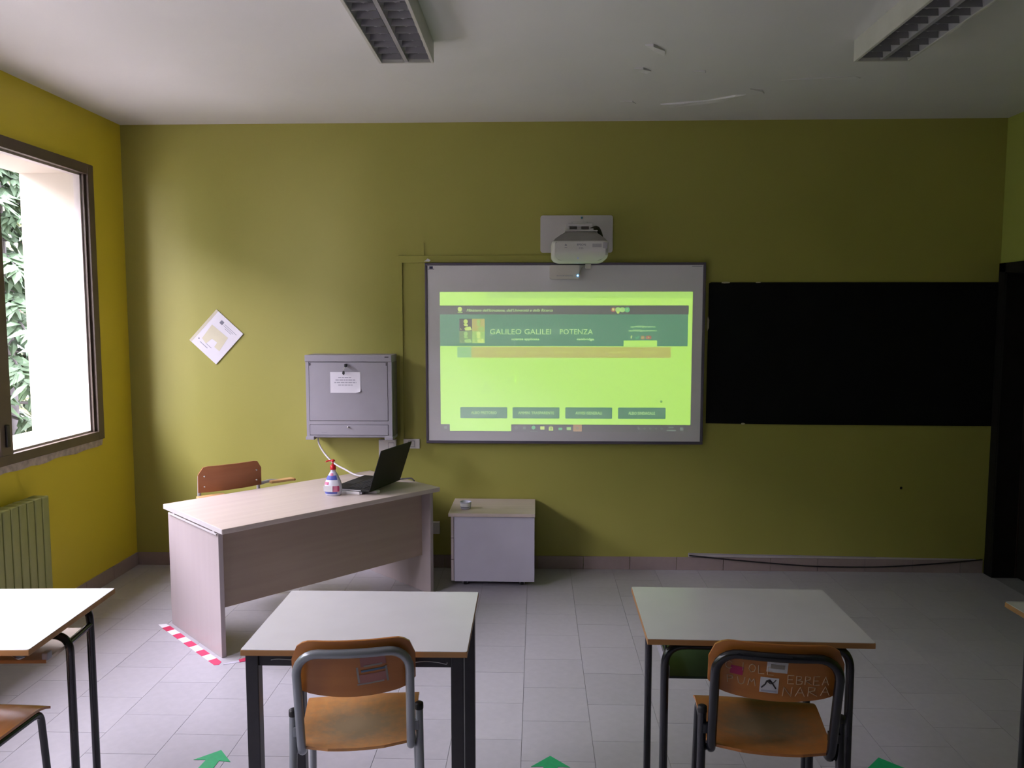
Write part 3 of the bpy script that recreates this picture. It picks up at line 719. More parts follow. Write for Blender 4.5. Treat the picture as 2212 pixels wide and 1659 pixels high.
MB().box((cw-.045, -cd_-.0068, chh-.018), (cw-.018, -cd_-.006, chh-.010)).build('maker_badge', M['seam'], cab)
MB().lathe([(0, -.006), (.010, -.006), (.009, .006), (0, .006)], 12).build('door_lock', M['chrome'], dr, (-.012, -cd_-.008, chh-.068), (R(90), 0, 0))
ky = thing('key_fob', 'black key with a dangling fob in the door of the wall cabinet', 'key', ((cx0+cx1)/2-.012, YB-cd_-.014, cz0+chh-.068))
MB().box((-.006, -.030, -.012), (.008, 0, .010), .003).build('key_bow', M['black_plastic'], ky)
MB().tube([(-.002, -.022, -.012), (-.012, -.020, -.030), (-.014, -.014, -.042)], .0035, 6).build('key_ring', M['chrome'], ky)
MB().prism([(-.020, -.040), (-.008, -.038), (-.006, -.056), (-.012, -.066), (-.022, -.058)], -.022, -.012).build('fob_tag', M['black_plastic'], ky)
note = thing('paper_note', 'small white paper note with four grey lines on the wall cabinet door', 'note', (-1.296, YB-cd_-.003, 1.268))
def curl(u, v): 
    c = max(0, (u-.86)/.14)*max(0, (.16-v)/.16)
    return (-.103+.206*u, -.0012-.012*c, .141*v+.010*c)
MB().sheet(curl, 12, 8).build('note_sheet', M['paper'], note)
for z, l, o in ((.101, .088, -.004), (.084, .134, .0), (.067, .150, .0), (.050, .098, 0)):
    x = o-l/2; mb = MB(); rr = random.Random(int(z*1000))
    while x < o+l/2:
        wdt = rr.uniform(.012, .026); mb.box((x, -.0020, z), (min(x+wdt, o+l/2), -.0016, z+.007)); x += wdt+.004
    mb.build('note_text_line', M['ink'], note)

# floor plan sheet hung on one corner
fp = thing('plan_sheet', 'square white sheet with a pale yellow floor plan hung as a diamond on the wall', 'poster', (-2.245, YB, 1.637))
fp.rotation_euler = (0, R(43.0), 0)
MB().box((-.120, -.010, -.146), (.120, -.004, .146)).build('sheet', M['paper'], fp)
for nm, a, b, m in (('sleeve_edge', (-.132, -.011, -.146), (-.114, -.005, .146), 'film'), ('print_block', (-.055, -.0108, .09), (-.030, -.0100, .115), 'inkdark')):
    MB().box(a, b).build(nm, M[m], fp)
MB().prism([(-.085, .045), (.06, .052), (.075, -.06), (.03, -.062), (.025, -.025), (-.02, -.03), (-.03, -.085), (-.075, -.075)], -.0108, -.0100).build('printed_plan', M['plan'], fp)
tl = MB()
for z, a, b in ((.105, -.02, .09), (.094, -.02, .07), (.083, 0, .06)): tl.box((a, -.0106, z), (b, -.01, z+.004))
tl.build('print_lines', M['ink'], fp)
tl = MB(); tl.box((-.07, -.0106, -.105), (.0, -.01, -.099)); tl.box((-.03, -.0106, -.085), (.02, -.01, -.081)); tl.build('print_lines', M['ink'], fp)
MB().lathe([(0, -.0006), (.005, -.0006), (.005, .0006), (0, .0006)], 8).build('print_dot', M['inkdark'], fp, (-.09, -.0106, -.09), (R(90), 0, 0))

# sockets and conduits
def socket(name, label, x0, x1, z0, z1, d, keys):
    t = thing(name, label, 'socket', ((x0+x1)/2, YB, z0)); hw_ = (x1-x0)/2
    MB().box((-hw_, -d, 0), (hw_, 0, z1-z0), .003).build('socket_plate', M['socket'], t)
    for a, b, c, e in keys: MB().prism(rrect(a, b, c, e, .003, 2), -d-.0015, -d+.0005).build('socket_insert', M['cab'], t); MB().prism(rrect(a+.004, b-.004, c+.004, e-.004, .003, 2), -d-.003, -d).build('socket_key', M['socket'], t)
    return t
socket('wall_socket', 'white double socket box half hidden behind the laptop under the wall cabinet', -1.107, -.986, .80, .924, .045, [(.005, .050, .03, .105)])
socket('wall_socket', 'flat white socket plate right of the laptop by the green conduit', -.938, -.824, .857, .926, .010, [(-.024, .024, .012, .057)])
sk = socket('wall_socket', 'small white low socket box between teacher desk and drawer cart', -.74, -.685, .25, .335, .035, [])
sk.children[0].name = 'socket_box'
MB().box((-.030, -.037, .036), (-.018, -.034, .050)).build('socket_hole', M['seam'], sk)
cn = thing('cable_conduit', 'wall coloured cable conduit running over and down beside the whiteboard', 'conduit', (-.945, YB-.002, .93))
MB().box((-.013, -.012, 0), (.012, 0, 1.228), .002).build('vertical_run', M['green'], cn)
MB().box((-.015, -.012, 1.224), (1.10, 0, 1.272), .002).build('horizontal_run', M['green'], cn)
MB().box((.158, -.006, 1.272), (.164, 0, 1.36)).build('short_branch', M['green'], cn)
fk = MB().prism([(.17, 1.230), (.185, 1.240), (.195, 1.250), (.215, 1.238), (.205, 1.228)], -.050, -.046); fk.build('torn_paper', M['stk_white'], cn)

# cable strip and loose black cable over the skirting
st = thing('cable_strip', 'white cable strip lying on the skirting under the black slate', 'cable strip', (2.07, YB-.011, .092))
MB().prism([(-1.0, .004), (-1.0, .030), (-.3, .022), (.45, .012), (.99, .006), (.99, .0), (-.2, .002)], 0, .009).build('strip_cover', M['strip'], st)
MB().box((-1.0, -.002, .016), (.3, .0, .0185)).build('strip_groove', M['inkdark'], st, (0, 0, 0), (0, R(.6), 0))
bc = tag(MB().tube(spline([(1.075, YB-.016, .108), (1.5, YB-.018, .070), (1.95, YB-.018, .040), (2.4, YB-.018, .040), (2.8, YB-.018, .068), (3.10, YB-.016, .098)]), .0045, 6).build('loose_cable', M['bcable']), 'thin black cable sagging across the skirting below the black slate', 'cable')
# wall hole, stain
tag(MB().prism([(-.008, -.008), (.006, -.009), (.009, .004), (.001, .010), (-.007, .005)], -.002, 0).build('wall_hole', M['bcable'], None, (2.53, YB, .597)), 'small dark hole in the green wall under the black slate', 'hole')

# ================================================================== RADIATOR
rad = thing('radiator', 'grey green column radiator under the window on the mustard wall', 'radiator', (XL+.075, 4.30, .0))
prot = MB().box((-.045, -.030, .14), (.045, .030, .775), .008); prm = prot.mesh('radiator_column', M['radiator'])
for i in range(14): link('radiator_column', prm, rad, (0, -.030-.0655*i, 0))
MB().tube([(0, -.9, .72), (0, -.02, .72)], .016, 8).build('header_pipe', M['radiator'], rad)
MB().tube([(0, -.9, .19), (0, -.02, .19)], .016, 8).build('header_pipe', M['radiator'], rad)
for y in (-.15, -.75): MB().box((-.070, y-.015, .60), (-.04, y+.015, .64)).build('wall_bracket', M['radiator'], rad)
MB().tube(round_path([(0, -.02, .19), (0, .02, .19), (0, .02, -.0)], .02), .011, 8).build('feed_pipe', M['radiator'], rad)

# ================================================================== TEACHER DESK
DA = R(46.4)
dk = thing('teacher_desk', 'large beech teacher desk with panel sides standing at an angle', 'desk', (-1.603, 3.888, 0), DA)
DL, DW, DT = 1.432, .775, .70
MB().box((0, 0, DT-.028), (DL, DW, DT), .003).build('desk_top', M['beech'], dk)
MB().box((-.0015, .002, DT-.0265), (.0015, DW-.002, DT-.0015)).build('edge_band', M['beechedge'], dk)
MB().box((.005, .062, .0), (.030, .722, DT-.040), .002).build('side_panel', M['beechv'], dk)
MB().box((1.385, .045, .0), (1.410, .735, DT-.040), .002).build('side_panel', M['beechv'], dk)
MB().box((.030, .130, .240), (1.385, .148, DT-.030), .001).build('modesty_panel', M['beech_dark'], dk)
for x in (.012, 1.39):
    for y in (.12, .64): MB().box((x-.008, y-.012, DT-.046), (x+.012, y+.012, DT-.026)).build('spacer', M['beechedge'], dk)
MB().box((-.003, .07, DT-.044), (.004, .70, DT-.036)).build('support_rail', M['beechedge'], dk)

def dpt(u_, v_): 
    c, s = math.cos(DA), math.sin(DA); return (-1.603+u_*c-v_*s, 3.888+u_*s+v_*c)
# laptop
lx, ly = dpt(.975, .115)
lang = DA + R(25.5)
lp = thing('laptop', 'open black laptop seen from behind its lid on the teacher desk', 'laptop', (lx, ly, DT+.018), lang)
bs = MB().box((0, 0, 0), (.395, .265, .016), .004).build('laptop_base', M['laptop'], lp)
kb = MB()
for r_ in range(5):
    for c_ in range(14): kb.box((.03+c_*.0243, .055+r_*.0225, .016), (.03+c_*.0243+.020, .055+r_*.0225+.0185, .0185))
tag(kb.build('keyboard', M['keys'], lp), kind='stuff')
MB().box((.13, .185, .0155), (.25, .25, .0166)).build('touchpad', M['keys'], lp)
lid = MB().box((0, -.007, 0), (.395, 0, .262), .003).build('laptop_lid', M['laptop'], lp, (0, .004, .014), (R(19), 0, 0))
MB().box((.012, -.0002, .02), (.383, .0008, .25)).build('screen', M['slate'], lid)
MB().box((-.0008, .06, .004), (.0008, .22, .010)).build('port_strip', M['silver'], lp)
MB().tube([(.05, .004, .014), (.11, .004, .014)], .006, 8).build('hinge', M['laptop'], lp); MB().tube([(.285, .004, .014), (.345, .004, .014)], .006, 8).build('hinge', M['laptop'], lp)
# white things under the laptop
px_, py_ = dpt(.93, .235)
ad = thing('power_adapter', 'white flat adapter block just right of the sanitiser bottle', 'adapter', (px_, py_, DT), DA-R(62))
MB().box((-.062, -.02, 0), (.062, .02, .018), .004).build('adapter_case', M['socket'], ad)
MB().box((.060, -.014, .003), (.072, .014, .015), .002).build('adapter_end', M['cartgrey'], ad)
px_, py_ = dpt(1.02, .20)
tag(MB().box((-.02, -.075, 0), (.02, .075, .017), .003).build('white_booklet', M['paper'], None, (px_, py_, DT), (0, 0, DA+R(25))), 'narrow white booklet wedged under the near corner of the laptop', 'booklet')
px_, py_ = dpt(1.30, .21)
tag(MB().tube(spline([(-.06, .16, .006), (-.01, .15, .012), (.03, .13, .018), (.055, .10, .008)]), .005, 6).build('laptop_lead', M['bcable'], None, (px_, py_, DT)), 'short black lead sticking out behind the laptop', 'cable')
# cable from wall cabinet to desk
pts = [(-1.52, YB-.10, .955), (-1.505, YB-.12, .90), (-1.455, YB-.15, .835), (-1.385, YB-.19, .782), (-1.30, YB-.23, .748), (-1.215, YB-.26, .715), (-1.12, YB-.27, .711), (-1.0, YB-.30, .710), (-.97, YB-.38, .708)]
tag(MB().tube(spline(pts), .0062, 8).build('white_cable', M['cable']), 'thick white cable drooping from the wall cabinet onto the desk', 'cable')

# sanitiser bottle
sx_, sy_ = dpt(.80, .30)
bt = thing('sanitiser_bottle', 'clear sanitiser pump bottle with a red pump on the teacher desk', 'bottle', (sx_+.033, sy_+.006, DT), R(8))
prof = [(.0, .001), (.040, 0), (.047, .006), (.052, .025), (.0525, .048), (.050, .070), (.044, .092), (.033, .118), (.022, .138), (.0155, .148), (.014, .158)]
MB().lathe(prof, 28, (0,0,0), 1, .62).build('bottle_body', M['bottle'], bt)
def wrap(z0, z1, a0, a1, k=1.02):
    def rad_(z):
        for (r0, za), (r1, zb) in zip(prof[1:], prof[2:]):
            if za <= z <= zb: return r0+(r1-r0)*(z-za)/(zb-za)
        return prof[-1][0]
    def fn(u, v):
        a = R(a0+(a1-a0)*u); z = z0+(z1-z0)*v; r = rad_(z)*k+.0006
        return (r*math.cos(a), r*.62*math.sin(a), z)
    return fn
for nm, z0, z1, a0, a1, m, k in (('label_panel', .028, .108, 178, 312, 'lab_white', 1.01), ('label_band', .098, .124, 186, 308, 'lab_blue', 1.02), ('label_band', .014, .026, 200, 300, 'lab_blue', 1.015),
                             ('label_patch', .068, .086, 182, 238, 'lab_pink', 1.03), ('label_corner', .069, .085, 232, 240, 'lab_red', 1.035), ('label_patch', .026, .062, 268, 312, 'lab_pink', 1.03), ('label_corner', .03, .062, 300, 314, 'lab_red', 1.035), ('label_dot', .122, .138, 235, 275, 'lab_pink', 1.03)):
    MB().sheet(wrap(z0, z1, a0, a1, k), 14, 6).build(nm, M[m], bt)
MB().prism([(-.050, .032), (.004, .028), (.004, .064), (-.051, .066)], -.040, -.0385).build('price_sticker', M['tape_w'], bt, (0, 0, 0), (0, 0, R(-8)))
MB().lathe([(.013, .158), (.017, .158), (.0178, .166), (.0165, .184), (.009, .188), (.006, .19)], 16).build('pump_collar', M['gel_red'], bt)
MB().tube([(0, 0, .186), (0, 0, .208)], .0042, 8).build('pump_stem', M['gel_red'], bt)
pm = MB().lathe([(.0, .205), (.008, .206), (.013, .211), (.012, .217), (.006, .220), (0, .2205)], 14, (0, 0, 0), 1.0, .8)
pm.tube(spline([(-.004, 0, .213), (-.020, 0, .213), (-.036, 0, .209), (-.043, 0, .205)]), [.006]*6+[.0045]*12+[.0035]*7, 8)
pm.build('pump_head', M['gel_red'], bt)

# red and white floor tape
tp = thing('floor_tape', 'red and white striped tape on the floor along the desk side panel', 'tape', (-2.172, 4.372, 0), math.atan2(-.495, .525))
xs = [0, .055, .125, .20, .275, .35, .43, .51, .59, .665, .725]
seg = ['w', 'r', 'w', 'r', 'w', 'r', 'w', 'r', 'w', 'r']
for i, c in enumerate(seg):
    x0, x1 = xs[i], xs[i+1]
    if i == 0: p = [(-.012, -.018), (x1, -.022), (x1, .022), (.01, .018)]
    elif i == 9: p = [(x0, -.022), (x1+.01, -.022), (x1+.025, -.002), (x1, .022), (x0, .022)]
    else: p = [(x0, -.022), (x1, -.022), (x1, .022), (x0, .022)]
    MB().prism(p, .0004, .0014, 'xy').build('tape_stripe', M['tape_r' if c == 'r' else 'tape_w'], tp)
t2 = thing('floor_tape', 'short loose red tape end beside the foot of the desk corner', 'tape', (-1.56, 3.895, 0), R(28))
MB().prism([(-.06, -.012), (.02, -.018), (.02, .010), (-.05, .0)], .0004, .0014, 'xy').build('tape_stripe', M['cartgrey'], t2)
MB().prism([(.02, -.020), (.12, -.016), (.15, .012), (.06, .024), (.02, .012)], .0004, .003, 'xy').build('tape_stripe', M['tape_r'], t2)

# green floor arrows
def arrow(x, y, lab):
    me = bpy.data.meshes.get('floor_arrow_mesh')
    if me is None:
        me = MB().prism([(0, 0), (-.078, -.080), (-.028, -.076), (-.034, -.24), (.034, -.24), (.028, -.076), (.078, -.080)], .0004, .0015, 'xy').mesh('floor_arrow_mesh', M['arrow'])
    return tag(link('floor_arrow', me, None, (x, y, 0)), lab, 'arrow', 'green floor arrows')
arrow(-1.297, 3.066, 'green floor arrow left of the middle desk').rotation_euler = (0, 0, R(-4))
arrow(.058, 3.066, 'green floor arrow in the aisle between the middle and right desks')
arrow(1.388, 3.096, 'green floor arrow right of the right desk')

# ================================================================== DRAWER CART
ct = thing('drawer_cart', 'low grey drawer cart on casters with a beech top against the wall', 'drawer unit', (-.285, 5.045, 0))
MB().box((-.292, -.012, .480), (.276, .415, .503), .003).build('cart_top', M['beech'], ct)
MB().box((-.255, 0, .045), (.272, .405, .480), .002).build('cart_body', M['cartgrey'], ct)
for i in range(3):
    z0 = .048+.1445*i
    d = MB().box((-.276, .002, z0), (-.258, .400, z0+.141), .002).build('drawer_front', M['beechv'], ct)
    MB().box((-.2775, .15, z0+.125), (-.270, .25, z0+.138)).build('drawer_pull', M['seam'], d)
cz = MB()
cm = None
for x in (-.19, .19):
    for y in (.075, .33):
        h_ = MB(); h_.box((-.018, -.012, .012), (-.012, .012, .046)); h_.box((.012, -.012, .012), (.018, .012, .046)); h_.box((-.018, -.012, .040), (.018, .012, .046))
        c_ = h_.build('caster', M['caster'], ct, (x, y, 0))
        MB().lathe([(.016, -.010), (.017, -.004), (.017, .004), (.016, .010)], 12).build('caster_wheel', M['black_plastic'], c_, (0, 0, .0172), (0, R(90), 0))
gx = thing('plastic_tub', 'small clear plastic tub with dark print on the drawer cart', 'tub', (-.474, 5.165, .503))
MB().lathe([(.0, .0015), (.030, 0), (.034, .006), (.038, .046), (.040, .048), (.0385, .0485), (.036, .046), (.032, .006), (0, .004)], 18).build('tub_cup', M['bottle'], gx)
MB().sheet(lambda u, v: (.0362*math.cos(R(215+95*u)), .0362*math.sin(R(215+95*u)), .012+.006*v), 8, 1).build('tub_print', M['inkdark'], gx)
MB().sheet(lambda u, v: (.0375*math.cos(R(200+130*u)), .0375*math.sin(R(200+130*u)), .02+.02*v), 8, 2).build('tub_label', M['tape_w'], gx)

# ================================================================== STUDENT DESKS
def desk_top(t, x0, x1, y0, y1, z=.755, th=.020):
    core = MB().box((x0, y0, z-th), (x1, y1, z-.0015), .002).build('desk_top', M['ply_edge'], t)
    MB().prism(rrect(x0+.001, x1-.001, y0+.001, y1-.001, .006, 3), z-.0018, z, 'xy').build('laminate_sheet', M['white_lam'], core)
# middle desk: square tube
def square_desk(label, loc, rz):
    t = thing('student_desk', label, 'desk', loc, rz, 'student desks'); hx_, hy_ = .352, .265
    desk_top(t, -hx_, hx_, -hy_, hy_)
    for sx2 in (-1, 1):
        for sy2 in (-1, 1):
            x = sx2*(hx_-.032); y = sy2*(hy_-.028)
            l = MB().box((x-.020, y-.020, .008), (x+.020, y+.020, .735), .003).build('leg', M['black_sq'], t)
            MB().box((x-.021, y-.021, 0), (x+.021, y+.021, .012), .002).build('foot_cap', M['black_plastic'], l)
    for sgn in (-1, 1):
        MB().box((-hx_+.052, sgn*(hy_-.028)-.012, .697), (hx_-.052, sgn*(hy_-.028)+.012, .735), .002).build('apron_rail', M['black_sq'], t)
        MB().box((sgn*(hx_-.032)-.012, -hy_+.048, .697), (sgn*(hx_-.032)+.012, hy_-.048, .735), .002).build('apron_rail', M['black_sq'], t)
    sc_ = MB().tube(spline([(-.262, -hy_+.0157, .716), (-.24, -hy_+.0157, .719), (-.19, -hy_+.0157, .717), (-.12, -hy_+.0157, .719)]), .0012, 4)
    sc_.tube(spline([(.18, -hy_+.0157, .712), (.22, -hy_+.0157, .716), (.26, -hy_+.0157, .713), (.285, -hy_+.0157, .708), (.288, -hy_+.0157, .714)]), .0012, 4)
    sc_.build('paint_scratch', M['scratch'], t)
    return t
square_desk('white topped desk with square black legs in the middle, behind the grey framed chair', (-.566, 2.596, 0), R(.5))
# right desk: round tube, dark green shelf
def tube_frame(t, y, x0, x1, ztop, name='leg_frame', r=.0135, rad_=.07):
    p = round_path([(x0, y, .012), (x0, y, ztop), (x1, y, ztop), (x1, y, .012)], rad_, 7)
    f_ = MB().tube(p, r, 12).build(name, M['black_tube'], t)
    for x in (x0, x1): MB().lathe([(.0145, 0), (.0155, .004), (.0155, .03), (.0145, .033)], 12, (x, y, 0)).build('foot_cap', M['black_plastic'], f_)
    return f_
def round_desk(label, loc, rz, shelf):
    t = thing('student_desk', label, 'desk', loc, rz, 'student desks'); hx_, hy_ = .358, .245
    desk_top(t, -hx_, hx_, -hy_, hy_)
    tube_frame(t, -hy_+.040, -hx_+.062, hx_-.062, .720); tube_frame(t, hy_-.05, -hx_+.062, hx_-.062, .720)
    if shelf:
        sh = MB().box((-.278, -.19, .600), (.236, .19, .608), .001).build('book_shelf', M['green_shelf'], t)
        MB().box((-.284, -.19, .600), (-.277, .19, .640), .001).build('shelf_side', M['caster'], sh); MB().box((.234, -.19, .600), (.240, .19, .640), .001).build('shelf_side', M['black_sq'], sh)
        for sgn in (-1, 1):
            for y in (-.12, .12): MB().tube([(-.281 if sgn < 0 else .237, y, .605), (-.281 if sgn < 0 else .237, y, .736)], .004, 6).build('shelf_hanger', M['black_tube'], sh)
    return t
rd = round_desk('white topped desk with round black legs and dark green shelf, behind the graffiti chair', (.717, 2.690, 0), R(-.8), True)
lb = MB().box((-.055, -.002, -.03), (.055, .002, .03))
round_desk('white desk corner cut off by the right edge of the picture', (2.055, 2.585, 0), R(.8), False)
# left desk, wholly lit by the window
ld = thing('student_desk', 'glaring white desk at the left edge by the radiator, with a pale shelf below', 'desk', (-1.935, 2.566, 0), R(3.0), 'student desks')
desk_top(ld, -.352, .352, -.278, .278)
fm = tube_frame(ld, .045, -.30, .300, .668, r=.0135, rad_=.06); tube_frame(ld, .215, -.285, .285, .722, rad_=.07)
for sgn in (-1, 1):
    MB().tube([(sgn*.298, .045, .640), (sgn*.286, .215, .640)], .011, 8).build('side_rail', M['black_tube'], ld)
    MB().tube(round_path([(sgn*.24, .045, .670), (sgn*.24, -.15, .672), (sgn*.24, -.20, .737)], .03), .011, 8).build('top_support', M['black_tube'], ld)
sh = MB().box((-.29, -.075, .620), (.285, .20, .632), .001).build('book_shelf', M['beige_shelf'], ld)
MB().box((-.29, -.0765, .6205), (.285, -.0745, .6315)).build('shelf_edge', M['ply_edge'], sh)
MB().box((.270, -.075, .628), (.290, -.045, .655), .004).build('shelf_bumper', M['caster'], sh)

# ================================================================== SCHOOL CHAIRS
def seat_mesh(m):
    mb = MB(); nu, nv = 18, 16
    def half(v):   # half width along depth; v 0 rear .. 1 front
        y = -.195+.395*v
        if v < .22: return .085+.095*math.sqrt(max(0, 1-((.22-v)/.22)**2))
        return .180+.012*(v-.22)/.78
    def fn(u, v):
        h = half(v); x = (2*u-1)*h; y = -.195+.395*v
        if v < .12: y -= 0
        z = .462 - .012*math.cos((v-.4)*PI)*(1-(2*u-1)**2) + .010*max(0, (.25-v)/.25) - .020*max(0, (v-.8)/.2)**2
        return (x, y, z)
    top = [fn(i/nu, j/nv) for j in range(nv+1) for i in range(nu+1)]
    bot = [(p[0], p[1], p[2]-.009) for p in top]; N = len(top); W_ = nu+1
    fs = [(j*W_+i, j*W_+i+1, (j+1)*W_+i+1, (j+1)*W_+i) for j in range(nv) for i in range(nu)]
    mb.add(top+bot, fs + [tuple(N+k for k in f[::-1]) for f in fs], 0, True)
    rim = [i for i in range(W_)] + [j*W_+nu for j in range(1, nv+1)] + [nv*W_+i for i in range(nu-1, -1, -1)] + [j*W_ for j in range(nv-1, 0, -1)]
    mb.add(top+bot, [(rim[k], rim[(k+1) % len(rim)], N+rim[(k+1) % len(rim)], N+rim[k]) for k in range(len(rim))])
    return mb.mesh('seat', m)
ZT, ZB = .829, .644
def back_pt(x, z, off=0.0):
    """point on the curved backrest, off = towards the rear"""
    t = (z-ZB)/(ZT-ZB)
    return (x, -.190-.030*t-.032*(1-(x/.19)**2)-off, z)
def back_mesh(m):
    mb = MB(); nu, nv = 22, 12; hwid = .183; r = .062
    def fn(u, v):
        x = (2*u-1)*hwid; e = abs(x)-(hwid-r); top = ZT; low = ZB+.022*(x/hwid)**2
        if e > 0: d = r-math.sqrt(max(0, r*r-e*e)); top -= d; low += d*.35
        z = low+(top-low)*v
        return back_pt(x, z)
    A = [fn(i/nu, j/nv) for j in range(nv+1) for i in range(nu+1)]; B = [(p[0], p[1]+.009, p[2]) for p in A]; N = len(A); W_ = nu+1
    fs = [(j*W_+i, j*W_+i+1, (j+1)*W_+i+1, (j+1)*W_+i) for j in range(nv) for i in range(nu)]
    mb.add(A+B, fs + [tuple(N+k for k in f[::-1]) for f in fs], 0, True)
    rim = [i for i in range(W_)] + [j*W_+nu for j in range(1, nv+1)] + [nv*W_+i for i in range(nu-1, -1, -1)] + [j*W_ for j in range(nv-1, 0, -1)]
    mb.add(A+B, [(rim[k], rim[(k+1) % len(rim)], N+rim[(k+1) % len(rim)], N+rim[k]) for k in range(len(rim))])
    return mb.mesh('backrest', m)
def school_chair(label, loc, rz, tube_m, back_m, seat_m):
    t = thing('school_chair', label, 'chair', loc, rz, 'school chairs')
    link('seat', seat_mesh(seat_m), t); bk = link('backrest', back_mesh(back_m), t)
    # rear hoop: bowed top bar, two uprights, bend forward under the seat
    r = .0135; zt = .795; P = []
    def yb(x): return -.190-.030*.83-.032*(1-(x/.19)**2)-.0145
    xs_ = .166
    left = [(-xs_*.95, .165, .436), (-xs_, -.10, .440), (-xs_, -.155, .444), (-xs_, -.172, .475)]
    up_ = [(-xs_, -.191, .55), (-xs_, -.214, .64), (-xs_, yb(-xs_)+.009, .695)]
    bend = []
    for i in range(7):
        a = PI-PI/2*i/6; x = -xs_+.065+.065*math.cos(a); z = zt-.065+.065*math.sin(a); bend.append((x, yb(x), z))
    bar = [(x, yb(x), zt) for x in (-.07, -.035, 0)]
    half = left+up_+bend+bar
    full_ = half + [(-p[0], p[1], p[2]) for p in half[-2::-1]]
    # smooth the lower bend
    low = round_path(half[:4], .04, 5); half2 = low + half[4:]
    full_ = [Vector(p) for p in half2] + [Vector((-p[0], p[1], p[2])) for p in half2[-2::-1]]
    MB().tube(full_, r, 12).build('back_hoop', M[tube_m], t)
    for s in (-1, 1):
        rl = MB().tube([(s*.192, -.150, .566), (s*.193, -.155, .45), (s*.197, -.185, .20), (s*.200, -.205, .008)], .0125, 12).build('rear_leg', M[tube_m], t)
        MB().lathe([(.0135, 0), (.0138, .006), (.0135, .018), (.009, .0215), (0, .022)], 12, (s*.192, -.150, .560)).build('tube_cap', M['black_plastic'], rl)
        MB().lathe([(.0145, 0), (.0155, .004), (.0145, .030), (.0138, .032)], 12, (s*.200, -.205, 0)).build('foot_cap', M['black_plastic'], rl)
        MB().tube([(s*.160, -.145, .447), (s*.192, -.151, .447)], .010, 8).build('weld_stub', M[tube_m], rl)
        MB().box((s*.158, -.170, .50), (s*.19, -.150, .53), .002).build('weld_plate', M[tube_m], rl)
        p = round_path([(s*.172, -.10, .440), (s*.178, .165, .438), (s*.186, .195, .008)], .035, 6)
        fl_ = MB().tube(p, .0120, 12).build('front_leg', M[tube_m], t)
        MB().lathe([(.0145, 0), (.0155, .004), (.0145, .030), (.0138, .032)], 12, (s*.186, .195, 0)).build('foot_cap', M['black_plastic'], fl_)
        for y in (-.11, .12):
            MB().lathe([(.006, 0), (.0055, .002), (.003, .0032), (0, .0035)], 10, (s*.160, y, .4535)).build('seat_screw', M['chrome'], t)
    MB().tube([(-.185, .13, .436), (.185, .13, .436)], .009, 8).build('cross_bar', M[tube_m], t)
    return t, bk
c2, bk2 = school_chair('orange plywood chair with a grey tube frame in front of the middle desk', (-.578, 2.478, 0), R(8.5), 'grey_tube', M['ply_back'], M['ply_seat'])
c3, bk3 = school_chair('graffiti scratched plywood chair with a black tube frame at the right desk', (.736, 2.490, 0), R(-7.0), 'black_tube', M['ply_back'], M['ply_seat_dark'])
c3.scale = (1.06, 1, 1)
c1, bk1 = school_chair('shiny brown chair with black legs at the left edge, under the glaring desk', (-1.868, 2.362, 0), R(0), 'black_tube', M['ply_back'], M['ply_seat_red'])

def decal(name, m, parent, x0, x1, z0, z1, rot=0.0, off=.0012, nu=4):
    """flat sticker following the rear face of a backrest"""
    cx_, cz_ = (x0+x1)/2, (z0+z1)/2
    def fn(u, v):
        dx, dz = (u-.5)*(x1-x0), (v-.5)*(z1-z0)
        return back_pt(cx_+dx*math.cos(rot)-dz*math.sin(rot), cz_+dx*math.sin(rot)+dz*math.cos(rot), off)
    return MB().sheet(fn, nu, nu, 0).build(name, m, parent)
def stroke(mb, pts, r=.0016):
    P = []
    for (a, b), (c, d) in zip(pts, pts[1:]):
        n = 3
        for k in range(n): P.append(back_pt(a+(c-a)*k/n, b+(d-b)*k/n, .0008))
    P.append(back_pt(pts[-1][0], pts[-1][1], .0008)); mb.tube(P, r, 5)
# faded sticker block on the grey chair
rt2 = R(6)
decal('sticker', M['stk_rose'], bk2, .020, .095, .745, .775, rt2)
decal('sticker', M['stk_rose'], bk2, .014, .098, .690, .720, rt2)
decal('sticker_stripe', M['stk_blue'], bk2, .022, .096, .728, .735, rt2, .0016)
decal('sticker_stripe', M['stk_grey'], bk2, .030, .085, .744, .750, rt2, .0018)
for x in (.013, .098): decal('sticker_rim', M['stk_grey'], bk2, x-.003, x+.003, .690, .742, rt2, .0018)
decal('sticker_rim', M['stk_grey'], bk2, .010, .090, .686, .691, rt2, .0018)
# graffiti chair
decal('sticker', M['stk_pink'], bk3, -.124, -.090, .722, .749, R(-6))
st_ = decal('sticker', M['stk_white'], bk3, -.044, .006, .672, .722, R(-2))
decal('sticker', M['stk_white'], bk3, -.028, .028, .740, .774, R(-3))
decal('sticker_print', M['stk_grey'], bk3, -.018, .020, .752, .766, R(-3), .0018)
fg = MB()
stroke(fg, [(-.040, .688), (-.030, .700), (-.026, .711), (-.018, .715), (-.011, .704), (-.001, .687)], .0022); stroke(fg, [(-.026, .711), (-.016, .702), (-.010, .704), (-.001, .716)], .0016); stroke(fg, [(-.022, .712), (-.014, .708)], .0035)
fg.build('sticker_figure', M['bcable'], bk3)
decal('sticker_print', M['ink'], bk3, -.040, .002, .675, .681, R(-2), .0018)
def word(strokes, x, z, w_, h_):
    g = MB()
    for s in strokes: stroke(g, [(x+p[0]*w_, z+p[1]*h_) for p in s], .0011)
    tag(g.build('scratched_letter', M['chalk'], bk3), kind='stuff')
